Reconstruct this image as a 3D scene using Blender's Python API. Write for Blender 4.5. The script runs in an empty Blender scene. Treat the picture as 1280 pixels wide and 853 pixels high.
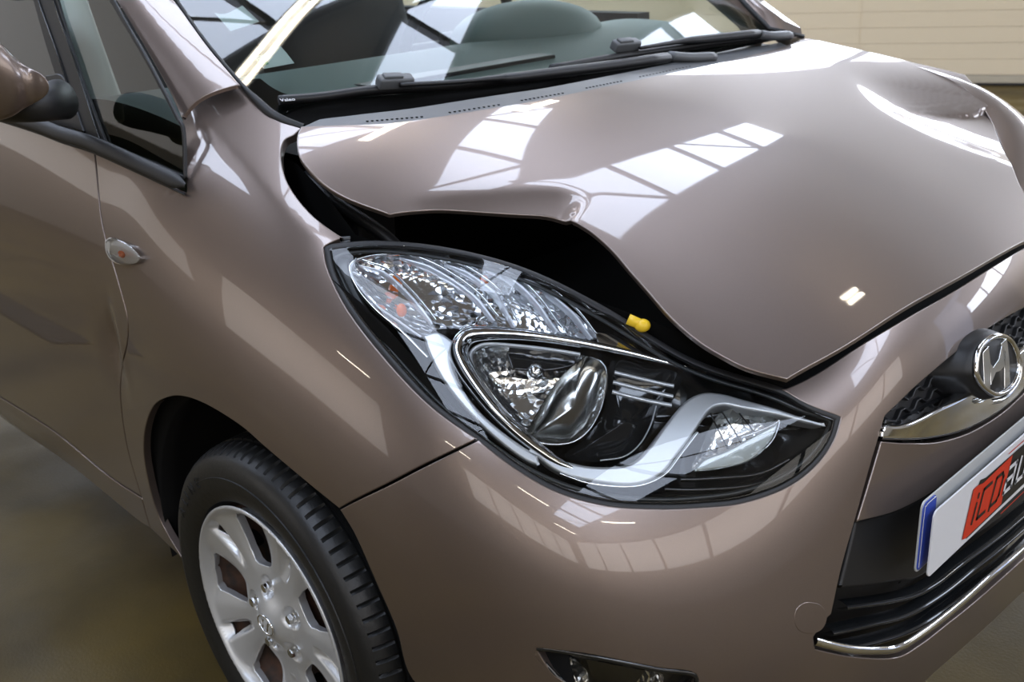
import bpy, bmesh, math, random
import numpy as np
from mathutils import Vector, Matrix
from mathutils.bvhtree import BVHTree
from mathutils.geometry import delaunay_2d_cdt
random.seed(4)
sc = bpy.context.scene
# ------------------------------------------------------------------ camera
CAM = np.array([1.347, -1.573, 1.354]); YAW, PITCH, ROLL = [math.radians(a) for a in (136.25, -21.54, -2.99)]; FPX = 1336.4
def cam_axes():
    F = np.array([math.cos(PITCH)*math.cos(YAW), math.cos(PITCH)*math.sin(YAW), math.sin(PITCH)])
    R = np.cross(F, [0, 0, 1.]); R /= np.linalg.norm(R); U = np.cross(R, F)
    c, s = math.cos(ROLL), math.sin(ROLL)
    return np.array([c*R + s*U, -s*R + c*U, F])
MC = cam_axes()
cd = bpy.data.cameras.new('camera'); cam = bpy.data.objects.new('camera', cd); sc.collection.objects.link(cam); sc.camera = cam
cd.sensor_width = 36; cd.lens = FPX/1280*36; cd.clip_start = .02
cam.matrix_world = Matrix([[MC[0][i], MC[1][i], -MC[2][i], CAM[i]] for i in range(3)] + [[0, 0, 0, 1]])
cd.dof.use_dof = True; cd.dof.focus_distance = 1.45; cd.dof.aperture_fstop = 8.0
# ------------------------------------------------------------------ world, exposure
w = bpy.data.worlds.new('world'); sc.world = w; w.use_nodes = True
w.node_tree.nodes['Background'].inputs[0].default_value = (.62, .72, 1, 1); w.node_tree.nodes['Background'].inputs[1].default_value = 1.0
sc.view_settings.view_transform = 'Standard'; sc.view_settings.look = 'None'; sc.view_settings.gamma = 1; sc.view_settings.use_curve_mapping = False
sc.view_settings.exposure = 0.15
# ------------------------------------------------------------------ materials
def mat(name, col=(.5, .5, .5), rough=.5, metal=0., coat=0., **k):
    m = bpy.data.materials.new(name); m.use_nodes = True; b = m.node_tree.nodes['Principled BSDF']
    b.inputs['Base Color'].default_value = (*col, 1); b.inputs['Roughness'].default_value = rough; b.inputs['Metallic'].default_value = metal
    b.inputs['Coat Weight'].default_value = coat; b.inputs['Coat Roughness'].default_value = k.get('cr', .03)
    if 'em' in k: b.inputs['Emission Color'].default_value = (*k['em'][0], 1); b.inputs['Emission Strength'].default_value = k['em'][1]
    if 'ior' in k: b.inputs['IOR'].default_value = k['ior']
    if 'trans' in k: b.inputs['Transmission Weight'].default_value = k['trans']
    if 'spec' in k: b.inputs['Specular IOR Level'].default_value = k['spec']
    return m
def nt(m): return m.node_tree.nodes, m.node_tree.links, m.node_tree.nodes['Principled BSDF']
def noise_mix(m, c1, c2, scale, lo=.35, hi=.65, detail=4, inp='Base Color', coord='Object'):
    n, l, b = nt(m); tc = n.new('ShaderNodeTexCoord'); no = n.new('ShaderNodeTexNoise'); no.inputs['Scale'].default_value = scale; no.inputs['Detail'].default_value = detail
    r = n.new('ShaderNodeValToRGB'); r.color_ramp.elements[0].position = lo; r.color_ramp.elements[1].position = hi
    r.color_ramp.elements[0].color = (*c1, 1); r.color_ramp.elements[1].color = (*c2, 1)
    l.new(tc.outputs[coord], no.inputs['Vector']); l.new(no.outputs['Fac'], r.inputs['Fac']); l.new(r.outputs['Color'], b.inputs[inp]); return no, r
def bump(m, scale, strength, dist=.001, detail=3):
    n, l, b = nt(m); tc = n.new('ShaderNodeTexCoord'); no = n.new('ShaderNodeTexNoise'); no.inputs['Scale'].default_value = scale; no.inputs['Detail'].default_value = detail
    bp = n.new('ShaderNodeBump'); bp.inputs['Strength'].default_value = strength; bp.inputs['Distance'].default_value = dist
    l.new(tc.outputs['Object'], no.inputs['Vector']); l.new(no.outputs['Fac'], bp.inputs['Height']); l.new(bp.outputs['Normal'], b.inputs['Normal'])
def glassmat(name, tint=(1, 1, 1), refl=1.5, rough=0.):
    m = bpy.data.materials.new(name); m.use_nodes = True; n = m.node_tree.nodes; l = m.node_tree.links; n.clear()
    o = n.new('ShaderNodeOutputMaterial'); mx = n.new('ShaderNodeMixShader'); t = n.new('ShaderNodeBsdfTransparent'); g = n.new('ShaderNodeBsdfGlossy'); f = n.new('ShaderNodeFresnel')
    t.inputs['Color'].default_value = (*tint, 1); g.inputs['Roughness'].default_value = rough; f.inputs['IOR'].default_value = refl
    l.new(f.outputs[0], mx.inputs[0]); l.new(t.outputs[0], mx.inputs[1]); l.new(g.outputs[0], mx.inputs[2]); l.new(mx.outputs[0], o.inputs[0]); return m
PAINT = mat('taupe_metallic_paint', (.20, .155, .138), .34, .8, 1., cr=.02)
noise_mix(PAINT, (.218, .172, .150), (.252, .200, .175), 2500, .3, .7, 1)
BLACK = mat('black_plastic', (.012, .012, .013), .45)
GLOSS = mat('gloss_black_plastic', (.01, .011, .012), .12, 0, .5)
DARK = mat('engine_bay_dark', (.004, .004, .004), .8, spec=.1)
RUB = mat('rubber', (.011, .011, .012), .5)
TYRE = mat('tyre_rubber', (.009, .0093, .0095), .42); bump(TYRE, 90, .25, .002)
CHROME = mat('chrome', (.82, .83, .84), .07, 1.)
SATIN = mat('satin_silver', (.60, .62, .64), .38, .65)
SILVER = mat('silver_wheel_paint', (.62, .63, .64), .33, .55, .6, cr=.12)
RUST = mat('rusty_steel', (.05, .035, .028), .7, .3); noise_mix(RUST, (.02, .018, .016), (.10, .045, .025), 30)
GREYP = mat('grey_trim', (.10, .105, .11), .4)
HLGREY = mat('lamp_grey', (.032, .036, .037), .4, .1, .15)
GLASS = glassmat('lamp_lens_glass', (.97, .98, .98), 1.5)
WGLASS = glassmat('windscreen_glass', (.72, .80, .76), 1.52)
SGLASS = glassmat('side_glass', (.55, .6, .57), 1.5)
AMBER = mat('amber_bulb', (.9, .18, .02), .15, 0, .5)
YELLOW = mat('yellow_plastic', (.80, .52, .02), .4)
WHITE = mat('white_plate', (.72, .72, .74), .35)
BLUE = mat('blue_plate', (.02, .06, .42), .3, 0, .5)
REDM = mat('red_print', (.62, .035, .01), .4)
BLKM = mat('black_print', (.01, .01, .01), .4)
DASH = mat('dashboard_plastic', (.17, .22, .21), .6)
SEAT = mat('seat_cloth', (.035, .035, .035), .9)
PAPER = mat('white_paper', (.8, .82, .8), .6)
GREENP = mat('green_print', (.05, .3, .15), .6)
# ------------------------------------------------------------------ object helpers
CAR = bpy.data.objects.new('car', None); sc.collection.objects.link(CAR)
CAR['label'] = 'taupe brown metallic hatchback car with buckled raised bonnet and advertising plate'; CAR['category'] = 'car'
def link(name, me, m, parent=CAR, label=None, kind=None):
    o = bpy.data.objects.new(name, me); sc.collection.objects.link(o); o.parent = parent
    if m: me.materials.append(m)
    if label: o['label'] = label
    if kind: o['kind'] = kind
    return o
def mesh(name, V, F, m, parent=CAR, N=None, smooth=True, label=None, kind=None):
    me = bpy.data.meshes.new(name); me.from_pydata([tuple(map(float, v)) for v in V], [], [tuple(map(int, f)) for f in F]); me.update()
    if smooth: me.shade_smooth()
    if N is not None: me.normals_split_custom_set_from_vertices([tuple(map(float, n)) for n in N])
    return link(name, me, m, parent, label, kind)
def bmobj(name, bm, m, parent=CAR, smooth=False, label=None, kind=None, auto=None):
    me = bpy.data.meshes.new(name); bm.normal_update(); bm.to_mesh(me); bm.free()
    if smooth: me.shade_smooth()
    if auto:
        me.shade_smooth(); me.set_sharp_from_angle(angle=math.radians(auto))
    return link(name, me, m, parent, label, kind)
def box(bm, c, s, rot=None, bev=0):
    r = bmesh.ops.create_cube(bm, size=1); vs = r['verts']
    M = Matrix.Translation(c) @ (rot.to_4x4() if rot else Matrix.Identity(4)) @ Matrix.Diagonal((*s, 1))
    bmesh.ops.transform(bm, matrix=M, verts=vs)
    if bev: bmesh.ops.bevel(bm, geom=list({e for v in vs for e in v.link_edges}), offset=bev, segments=3, affect='EDGES', profile=.5)
def cr(pts, n=8, closed=False):
    """centripetal-ish Catmull-Rom through 2-D/3-D points"""
    P = np.array(pts, float); k = len(P); out = []
    rng = range(k if closed else k-1)
    for i in rng:
        p1, p2 = P[i], P[(i+1) % k]
        p0 = P[(i-1) % k] if (closed or i > 0) else 2*p1-p2
        p3 = P[(i+2) % k] if (closed or i < k-2) else 2*p2-p1
        for t in np.linspace(0, 1, n, endpoint=False):
            out.append(.5*((2*p1)+(-p0+p2)*t+(2*p0-5*p1+4*p2-p3)*t*t+(-p0+3*p1-3*p2+p3)*t**3))
    if not closed: out.append(P[-1])
    return np.array(out)
def tube(pts, r, seg=10, cap=True):
    """V,F of a swept round/elliptic bar; r scalar, list or (ra,rb)"""
    P = np.array(pts, float); n = len(P); T = np.gradient(P, axis=0); T /= np.linalg.norm(T, axis=1)[:, None]
    ref = np.array([0, 0, 1.]) if abs(T[0][2]) < .9 else np.array([1., 0, 0])
    V = []; F = []
    rr = np.broadcast_to(np.array(r, float).reshape(-1, 1) if np.ndim(r) == 1 else np.array(r, float), (n, 1)) if np.ndim(r) < 2 else np.array(r)
    for i in range(n):
        a = np.cross(T[i], ref); a /= np.linalg.norm(a)+1e-12; b = np.cross(a, T[i]); ref = b
        ra = rr[i][0]; rb = rr[i][-1]
        for j in range(seg):
            t = 2*math.pi*j/seg; V.append(P[i]+a*ra*math.cos(t)+b*rb*math.sin(t))
    for i in range(n-1):
        for j in range(seg):
            F.append((i*seg+j, i*seg+(j+1) % seg, (i+1)*seg+(j+1) % seg, (i+1)*seg+j))
    if cap: F.append(tuple(range(seg))[::-1]); F.append(tuple((n-1)*seg+j for j in range(seg)))
    return V, F
def ray(x, y):
    d = MC.T @ np.array([(x-640)/FPX, (426.5-y)/FPX, 1.]); return d/np.linalg.norm(d)
def at(x, y, ax, val):
    d = ray(x, y); k = 'xyz'.index(ax); return CAM + d*(val-CAM[k])/d[k]
# ------------------------------------------------------------------ smooth base surfaces
def bsb(u, m):
    """cubic B-spline basis (clamped by extrapolation), u in [0, m-1] -> (k, m)"""
    u = np.clip(u, 0, m-1-1e-9); i = np.floor(u).astype(int); t = u-i; B = np.zeros((len(u), m+2))
    b = [(1-t)**3/6, (3*t**3-6*t**2+4)/6, (-3*t**3+3*t**2+3*t+1)/6, t**3/6]
    for k in range(4): B[np.arange(len(u)), i+k] += b[k]
    B[:, 1] += 2*B[:, 0]; B[:, 2] -= B[:, 0]; B[:, m] += 2*B[:, m+1]; B[:, m-1] -= B[:, m+1]
    return B[:, 1:m+1]
class Surf:
    def build(s, nu, nv, lim):
        s.lim = lim; U = np.linspace(lim[0], lim[1], nu); V = np.linspace(lim[2], lim[3], nv)
        s.UV = np.stack(np.meshgrid(U, V, indexing='ij'), -1).reshape(-1, 2); s.G = s.P(s.UV)
        F = []; s.T = []
        for i in range(nu-1):
            for j in range(nv-1):
                a = i*nv+j; F += [(a, a+nv, a+nv+1), (a, a+nv+1, a+1)]
        s.F = np.array(F); s.bvh = BVHTree.FromPolygons([tuple(p) for p in s.G], F)
        return s
    def base(s, uv): raise NotImplementedError
    def P(s, uv):
        p = s.base(uv)
        for fn in getattr(s, 'mods', []):
            p = fn(p)
        return p
    def N(s, uv, h=None):
        h = s.eps; uv = np.asarray(uv, float)
        a = s.P(uv+[h[0], 0])-s.P(uv-[h[0], 0]); b = s.P(uv+[0, h[1]])-s.P(uv-[0, h[1]])
        n = np.cross(a, b); n /= np.linalg.norm(n, axis=1)[:, None]+1e-15; return n*s.sign
    def _uv(s, loc, idx):
        f = s.F[idx]; A, B, C = s.G[f]; v0, v1, v2 = B-A, C-A, np.array(loc)-A
        d00, d01, d11, d20, d21 = v0@v0, v0@v1, v1@v1, v2@v0, v2@v1; den = d00*d11-d01*d01
        b = (d11*d20-d01*d21)/den; c = (d00*d21-d01*d20)/den
        return s.UV[f[0]]*(1-b-c)+s.UV[f[1]]*b+s.UV[f[2]]*c
    def hit(s, p):
        """pixel (x, y) seen by the camera or ('w', x, y, z) nearest point -> uv"""
        if p[0] == 'w':
            loc, nr, idx, d = s.bvh.find_nearest(Vector(p[1:4]))
        else:
            loc, nr, idx, d = s.bvh.ray_cast(Vector(CAM), Vector(ray(p[0], p[1])))
            if loc is None:
                d0 = ray(p[0], p[1]); best = None
                for t in np.linspace(.6, 3.2, 260):
                    l2, n2, i2, dd = s.bvh.find_nearest(Vector(CAM+d0*t))
                    if best is None or dd < best[0]: best = (dd, l2, i2)
                loc, idx = best[1], best[2]; MISS.append((tuple(p), round(best[0], 3)))
        return s._uv(loc, idx)
MISS = []
class Net(Surf):
    def __init__(s, net, sign=1, mods=()):
        s.net = np.array(net, float); s.m, s.n = s.net.shape[:2]; s.sign = sign; s.mods = list(mods); s.eps = (.02, .02)
        s.build(s.m*9, s.n*9, (0, s.m-1, 0, s.n-1))
    def base(s, uv):
        uv = np.asarray(uv, float); A = bsb(uv[:, 0], s.m); B = bsb(uv[:, 1], s.n); return np.einsum('ki,kj,ijc->kc', A, B, s.net)
class Height(Surf):
    """thin-plate z=f(x,y) through scattered points"""
    def __init__(s, pts, lim, lam=1e-4, sign=1, mods=()):
        p = np.array(pts, float); s.c = p[:, :2]; k = len(p); s.mods = list(mods); s.sign = sign; s.eps = (.002, .002)
        A = np.zeros((k+3, k+3)); A[:k, :k] = s.phi(s.c, s.c)+lam*np.eye(k); A[:k, k] = 1; A[:k, k+1:] = s.c; A[k:, :k] = A[:k, k:].T
        s.w = np.linalg.solve(A, np.r_[p[:, 2], 0, 0, 0]); s.build(150, 200, lim)
    def phi(s, a, b):
        r2 = ((a[:, None]-b[None])**2).sum(-1)+1e-12; return .5*r2*np.log(r2)
    def base(s, uv):
        uv = np.asarray(uv, float); z = s.phi(uv, s.c)@s.w[:-3]+s.w[-3]+uv@s.w[-2:]; return np.c_[uv, z]
class Poly(Surf):
    """least-squares polynomial height z=f(x,y): one smooth pressing"""
    def __init__(s, pts, lim, deg=4, reg=2e-4, sign=1, mods=(), wt=None):
        p = np.array(pts, float); s.deg = deg; s.mods = list(mods); s.sign = sign; s.eps = (.002, .002); A = s.mono(p[:, :2]); W = np.ones(len(p)) if wt is None else np.array(wt)
        R_ = np.diag([reg*(10 if i+j > 3 else 1 if i+j > 2 else .01) for i in range(deg+1) for j in range(deg+1-i)])
        s.w = np.linalg.solve(A.T@(A*W[:, None])+R_*len(p), A.T@(W*p[:, 2])); s.res = A@s.w-p[:, 2]; s.build(200, 260, lim)
    def mono(s, q):
        x = (q[:, 0]-.3)/.45; y = q[:, 1]/.7; return np.stack([x**i*y**j for i in range(s.deg+1) for j in range(s.deg+1-i)], 1)
    def base(s, uv):
        uv = np.asarray(uv, float); return np.c_[uv, s.mono(uv)@s.w]
class Offset(Surf):
    def __init__(s, b, d):
        s.b = b; s.d = d; s.sign = b.sign; s.eps = b.eps; s.mods = []; s.UV = b.UV; s.F = b.F; s.G = b.G+d*b.N(b.UV); s.bvh = BVHTree.FromPolygons([tuple(p) for p in s.G], [tuple(f) for f in s.F])
    def base(s, uv): return s.b.P(uv)+s.d*s.b.N(uv)
    def N(s, uv): return s.b.N(uv)
def outline(surf, pts, n=6):
    """pixel/world polygon; a trailing 'c' marks a corner, smooth spline between corners -> uv loop"""
    k = len(pts); cs = [i for i, p in enumerate(pts) if p[-1] == 'c']; segs = []
    uv = [surf.hit(p) for p in pts]
    if not cs: return cr(uv, n, True)
    out = []
    for a, b in zip(cs, cs[1:]+[cs[0]+k]):
        out.append(cr([uv[i % k] for i in range(a, b+1)], n)[:-1])
    return np.concatenate(out)
def inside(poly, pts):
    x, y = pts[:, 0][:, None], pts[:, 1][:, None]; a = poly; b = np.roll(poly, -1, 0)
    c = ((a[:, 1] > y) != (b[:, 1] > y)) & (x < (b[:, 0]-a[:, 0])*(y-a[:, 1])/(b[:, 1]-a[:, 1]+1e-15)+a[:, 0])
    return c.sum(1) % 2 == 1
def segdist(poly, pts):
    a = poly; d = np.roll(poly, -1, 0)-a; L = (d*d).sum(1)+1e-15
    best = np.full(len(pts), 1e9)
    for i in range(0, len(pts), 2000):
        q = pts[i:i+2000]; t = np.clip(((q[:, None]-a)*d).sum(-1)/L, 0, 1); e = q[:, None]-a-t[..., None]*d; best[i:i+2000] = np.sqrt((e*e).sum(-1)).min(1)
    return best
def resample(surf, uv, step):
    P = surf.P(uv); L = np.linalg.norm(np.roll(P, -1, 0)-P, axis=1); out = []
    for i in range(len(uv)):
        k = max(1, int(round(L[i]/step)))
        if L[i] < 1e-6: continue
        for j in range(k): out.append(uv[i]+(uv[(i+1) % len(uv)]-uv[i])*j/k)
    return np.array(out)
def metric(surf, uv):
    h = .01 if isinstance(surf, (Net,)) or isinstance(getattr(surf, 'b', None), Net) else .002
    c = uv.mean(0)[None]; c = np.clip(c, [surf_lim(surf)[0]+.02, surf_lim(surf)[2]+.02], [surf_lim(surf)[1]-.02, surf_lim(surf)[3]-.02])
    a = np.linalg.norm(surf.P(c+[h, 0])-surf.P(c-[h, 0]))/(2*h); b = np.linalg.norm(surf.P(c+[0, h])-surf.P(c-[0, h]))/(2*h)
    return np.array([max(a, 1e-3), max(b, 1e-3)])
def surf_lim(s): return s.lim if hasattr(s, 'lim') else s.b.lim
def inset_loop(surf, uv, d):
    """move loop inward by d metres on the surface"""
    P = surf.P(uv); N = surf.N(uv); T = np.roll(P, -1, 0)-np.roll(P, 1, 0); T /= np.linalg.norm(T, axis=1)[:, None]+1e-12
    sgn = orient(surf, uv); I = np.cross(N, T)*sgn; h = surf.eps
    e = 1e-3 if h[0] < .01 else 1e-2
    Du = (surf.P(uv+[e, 0])-surf.P(uv-[e, 0]))/(2*e); Dv = (surf.P(uv+[0, e])-surf.P(uv-[0, e]))/(2*e)
    G = I*d; a = (Du*Du).sum(1); b = (Du*Dv).sum(1); c = (Dv*Dv).sum(1); p = (Du*G).sum(1); q = (Dv*G).sum(1); det = a*c-b*b+1e-15
    return uv+np.c_[(c*p-b*q)/det, (a*q-b*p)/det]
def orient(surf, uv):
    A = .5*np.sum(uv[:, 0]*np.roll(uv[:, 1], -1)-np.roll(uv[:, 0], -1)*uv[:, 1]); return np.sign(A)*surf.sign
def panel(name, surf, pts, m, parent=CAR, gap=.0012, r=.0018, depth=.012, step=.007, grid=.012, holes=(), n=6, label=None, inward=True):
    loops = [outline(surf, pts, n)]+[outline(surf, h, n) for h in holes]
    return panel_uv(name, surf, loops, m, parent, gap, r, depth, step, grid, label)
def panel_uv(name, surf, loops, m, parent=CAR, gap=.0012, r=.0018, depth=.012, step=.007, grid=.012, label=None, kind=None):
    L = []
    for i, lp in enumerate(loops):
        lp = resample(surf, lp, step); d = (gap+r)*(1 if i == 0 else -1)
        if gap+r > 0: lp = inset_loop(surf, lp, d)
        L.append(lp)
    sc_ = metric(surf, L[0]); lo = L[0].min(0); hi = L[0].max(0); g = grid/sc_
    gu = np.arange(lo[0], hi[0], g[0]); gv = np.arange(lo[1], hi[1], g[1]); Q = np.stack(np.meshgrid(gu, gv, indexing='ij'), -1).reshape(-1, 2)
    if len(Q): Q[:, 1] += (np.arange(len(Q))//max(len(gv), 1) % 2)*g[1]*.5
    ok = inside(L[0], Q)
    for h in L[1:]: ok &= ~inside(h, Q)
    Q = Q[ok]
    for h in L:
        if len(Q): Q = Q[segdist(h*sc_, Q*sc_) > grid*.45]
    V = np.concatenate(L+[Q]) if len(Q) else np.concatenate(L)
    edges = []; k = 0
    for h in L:
        edges += [(k+i, k+(i+1) % len(h)) for i in range(len(h))]; k += len(h)
    vo, eo, fo, ov, _, _ = delaunay_2d_cdt([Vector(p) for p in V*sc_], edges, [], 0, 1e-7, True)
    vo = np.array([tuple(v) for v in vo])/sc_; F = np.array([f for f in fo if len(f) == 3])
    c = vo[F].mean(1); ok = inside(L[0], c)
    for h in L[1:]: ok &= ~inside(h, c)
    F = F[ok]; P = surf.P(vo); N = surf.N(vo)
    A = P[F[:, 0]]; fn = np.cross(P[F[:, 1]]-A, P[F[:, 2]]-A); flip = (fn*N[F[:, 0]]).sum(1) < 0; F[flip] = F[flip][:, ::-1]
    P = list(P); NN = list(N); F = [tuple(f) for f in F]
    if depth > 0:
        for li, h in enumerate(L):
            p = surf.P(h); nn = surf.N(h); T = np.roll(p, -1, 0)-np.roll(p, 1, 0); T /= np.linalg.norm(T, axis=1)[:, None]+1e-12
            O = -np.cross(nn, T)*orient(surf, h)*(1 if li == 0 else -1); rings = []; k = len(h)
            prof = [(0, 0, 0)]+([(r*math.sin(a), -r*(1-math.cos(a)), a) for a in (math.pi/6, math.pi/3, math.pi/2)] if r > 0 else [])+[(r, -r-depth, math.pi/2)]
            for (o, z, a) in prof:
                rings.append(len(P)); P += list(p+O*o+nn*z); NN += list(O*math.sin(a)+nn*math.cos(a))
            for a, b in zip(rings, rings[1:]):
                for i in range(k):
                    j = (i+1) % k; q = (a+i, b+i, b+j, a+j)
                    fn = np.cross(P[q[1]]-P[q[0]], P[q[3]]-P[q[0]])
                    F.append(q if fn@(NN[q[0]]+NN[q[1]]) >= 0 else q[::-1])
    return mesh(name, P, F, m, parent, N=NN, label=label, kind=kind)
def strip(name, surf, pts, wd, h, m, parent=CAR, n=8, seg=8, closed=False, off=0., label=None, taper=None):
    """a half-round bead of width wd and height h that follows a pixel path on a surface"""
    uv = np.array([surf.hit(p) for p in pts]); uv = cr(uv, n, closed); P = surf.P(uv)+surf.N(uv)*off; N = surf.N(uv)
    return bead(name, P, N, wd, h, m, parent, seg, closed, label, taper)
def bead(name, P, N, wd, h, m, parent=CAR, seg=8, closed=False, label=None, taper=None):
    T = (np.roll(P, -1, 0)-np.roll(P, 1, 0)) if closed else np.gradient(P, axis=0); T /= np.linalg.norm(T, axis=1)[:, None]
    S = np.cross(T, N); S /= np.linalg.norm(S, axis=1)[:, None]; V = []; NN = []; k = len(P)
    tp = np.ones(k) if taper is None else np.interp(np.linspace(0, 1, k), np.linspace(0, 1, len(taper)), taper)
    for i in range(k):
        for j in range(seg+1):
            a = math.pi*j/seg; V.append(P[i]+S[i]*math.cos(a)*wd/2*tp[i]+N[i]*math.sin(a)*h*tp[i]); NN.append(S[i]*math.cos(a)/wd*h*2+N[i]*math.sin(a)+1e-9)
    F = []
    for i in range(k if closed else k-1):
        for j in range(seg):
            a = i*(seg+1)+j; b = ((i+1) % k)*(seg+1)+j; F.append((a, a+1, b+1, b))
    NN = [v/np.linalg.norm(v) for v in NN]
    f = F[0]; 
    if np.cross(V[f[1]]-V[f[0]], V[f[3]]-V[f[0]])@NN[f[0]] < 0: F = [q[::-1] for q in F]
    return mesh(name, V, F, m, parent, N=NN, label=label)
def ridge(line, a, w_, e=.004, ax=2, sel=None):
    """sharp-topped swelling that follows a 3-D line"""
    L = cr(line, 24)[:, :2] if ax == 2 else cr(line, 24)[:, [0, 2]]
    def fn(p):
        q_ = p[:, :2] if ax == 2 else p[:, [0, 2]]; A = L[:-1]; D = L[1:]-A; t = ((q_[:, None]-A)*D).sum(-1)/((D*D).sum(-1)+1e-12); tc = np.clip(t, 0, 1)
        d = np.sqrt(((q_[:, None]-A-tc[..., None]*D)**2).sum(-1)); k = d.argmin(1); d = d[np.arange(len(d)), k]; s_ = (k+tc[np.arange(len(d)), k])/len(A); env = np.clip(np.minimum(s_, 1-s_)*5, 0, 1); env = env*env*(3-2*env)
        h = a*env*np.exp(-(np.sqrt(d*d+e*e)-e)/w_); r = p.copy()
        if ax == 2: r[:, 2] += h
        else:
            h = h*(p[:, 1] < -.5)*np.clip((p[:, 2]-.86)*15, 0, 1); r[:, 2] += h*.7; r[:, 1] -= h*.7
        return r
    return fn
# ------------------------------------------------------------------ body side / nose net
def st(xs, ys, zs): return [(x, y, z) for x, y, z in zip(np.broadcast_to(xs, 10), ys, zs)]
ZD = [.16, .26, .36, .50, .64, .78, .90, 1.0, 1.06, 1.12]
NEAR = [
 st(-1.6, [-.76, -.815, -.84, -.85, -.862, -.862, -.848, -.82, -.79, -.765], ZD),
 st(-1.1, [-.765, -.82, -.843, -.853, -.864, -.864, -.85, -.822, -.79, -.76], ZD),
 st(-.75, [-.79, -.828, -.845, -.854, -.864, -.863, -.848, -.815, -.785, -.75], ZD),
 st(-.50, [-.80, -.832, -.845, -.855, -.864, -.862, -.846, -.806, -.772, -.73], [.10, .24]+ZD[2:]),
 st(-.38, [-.81, -.84, -.852, -.862, -.868, -.865, -.845, -.80, -.757, -.69], [.10, .24]+ZD[2:8]+[1.07, 1.145]),
 st(-.25, [-.815, -.845, -.86, -.872, -.879, -.873, -.85, -.805, -.75, -.64], [.10, .24, .36, .50, .64, .78, .90, .995, 1.075, 1.155]),
 st(-.10, [-.815, -.848, -.868, -.882, -.888, -.880, -.85, -.80, -.74, -.62], [.10, .24, .36, .50, .63, .76, .875, .965, 1.045, 1.11]),
 st(.05, [-.78, -.845, -.868, -.884, -.890, -.880, -.85, -.805, -.75, -.64], [.16, .26, .38, .50, .62, .745, .85, .93, .992, 1.038]),
 st(.20, [-.78, -.84, -.868, -.882, -.884, -.872, -.842, -.79, -.725, -.61], [.16, .27, .38, .50, .61, .72, .82, .895, .935, .955]),
 st(.35, [-.77, -.835, -.862, -.874, -.874, -.860, -.825, -.765, -.69, -.58], [.16, .27, .38, .49, .60, .70, .785, .85, .890, .912]),
 [(.46, -.76, .18), (.48, -.805, .28), (.495, -.83, .38), (.505, -.835, .48), (.505, -.835, .58), (.497, -.815, .67), (.475, -.785, .745), (.455, -.72, .81), (.44, -.64, .855), (.42, -.56, .878)],
 [(.58, -.70, .18), (.61, -.74, .28), (.63, -.765, .38), (.635, -.77, .47), (.63, -.765, .56), (.612, -.74, .64), (.585, -.70, .705), (.565, -.64, .76), (.545, -.58, .80), (.515, -.52, .83)],
 [(.69, -.60, .18), (.725, -.63, .28), (.74, -.645, .38), (.74, -.65, .46), (.727, -.64, .54), (.708, -.62, .61), (.682, -.59, .67), (.66, -.555, .72), (.635, -.52, .762), (.60, -.47, .797)],
 [(.77, -.45, .18), (.80, -.47, .28), (.808, -.48, .38), (.805, -.48, .46), (.788, -.47, .54), (.772, -.46, .61), (.757, -.445, .67), (.74, -.425, .72), (.713, -.40, .76), (.68, -.37, .795)],
 st([.81, .835, .84, .835, .818, .80, .785, .77, .748, .715], [-.30]*10, [.18, .28, .38, .46, .54, .62, .69, .745, .79, .825]),
 st([.825, .85, .855, .85, .832, .812, .795, .778, .757, .728], [-.15]*10, [.18, .28, .38, .46, .54, .62, .70, .76, .805, .842]),
]
MID = st([.83, .855, .86, .855, .836, .815, .797, .782, .762, .733], [0]*10, [.18, .28, .38, .46, .54, .62, .70, .765, .812, .852])
net = NEAR+[MID]+[[(x, -y, z) for x, y, z in s] for s in NEAR[::-1][:5]]
def seam_dent(p):
    # the door/fender joint is pushed in below the indicator
    d2 = ((p[:, 0]+.41)/.05)**2+((p[:, 2]-.69)/.07)**2
    g = np.exp(-d2)*.007+.006*np.exp(-((p[:, 0]+.405)/.016)**2-((p[:, 2]-.70-1.2*(p[:, 0]+.405))/.05)**2)-.004*np.exp(-((p[:, 0]+.365)/.018)**2-((p[:, 2]-.69)/.06)**2); q = p.copy(); q[:, 1] += np.where(p[:, 1] < -.6, g, 0); return q
BODY = Net(net, sign=1, mods=[])
crest = [(-.62, -.69, 1.27), (-.33, -.725, 1.12), (-.15, -.728, 1.055), (0, -.745, .995), (.10, -.765, .955), (.2, -.775, .93)]
BODY = Net(net, sign=1, mods=[seam_dent, ridge(crest, .005, .022, .003, ax=1)])
t_ = BODY.N(np.array([[3., 4.]]))[0]
if t_[1] > 0: BODY.sign = -1
# bonnet height field
HP = []
def hp(x, y, z): HP.append((x, y, z))
def hx(px, py, z): HP.append(tuple(at(px, py, 'z', z)))
cen = [(-.06, 1.09), (.05, 1.078), (.15, 1.058), (.25, 1.033), (.35, 1.004), (.45, .969), (.55, .93), (.65, .888), (.72, .858)]
for x, z in cen:
    hp(x, 0, z); hp(x, -.2, z-.004-.012*max(x, 0)); hp(x, .22, z-.004-.006*max(x, 0))
for a in [(375, 158, 1.078), (480, 148, 1.083), (690, 102, 1.083), (870, 70, 1.078), (1000, 48, 1.065),
          (440, 250, .995), (560, 258, .973), (640, 262, .962), (722, 278, .943), (810, 365, .885), (870, 425, .845), (985, 476, .797),
          (1060, 432, .822), (1130, 387, .838), (1280, 302, .855), (1050, 56, 1.045), (1205, 92, 1.006), (1130, 74, 1.026), (1255, 190, .905), (1280, 240, .875)]:
    hx(*a)
for x, y, z in [(.32, -.38, .99), (.2, .45, 1.03), (.35, .45, .985), (.1, .6, 1.045), (.48, .42, .94), (-.06, -.7, 1.07), (-.06, .7, 1.07)]: hp(x, y, z)
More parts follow.
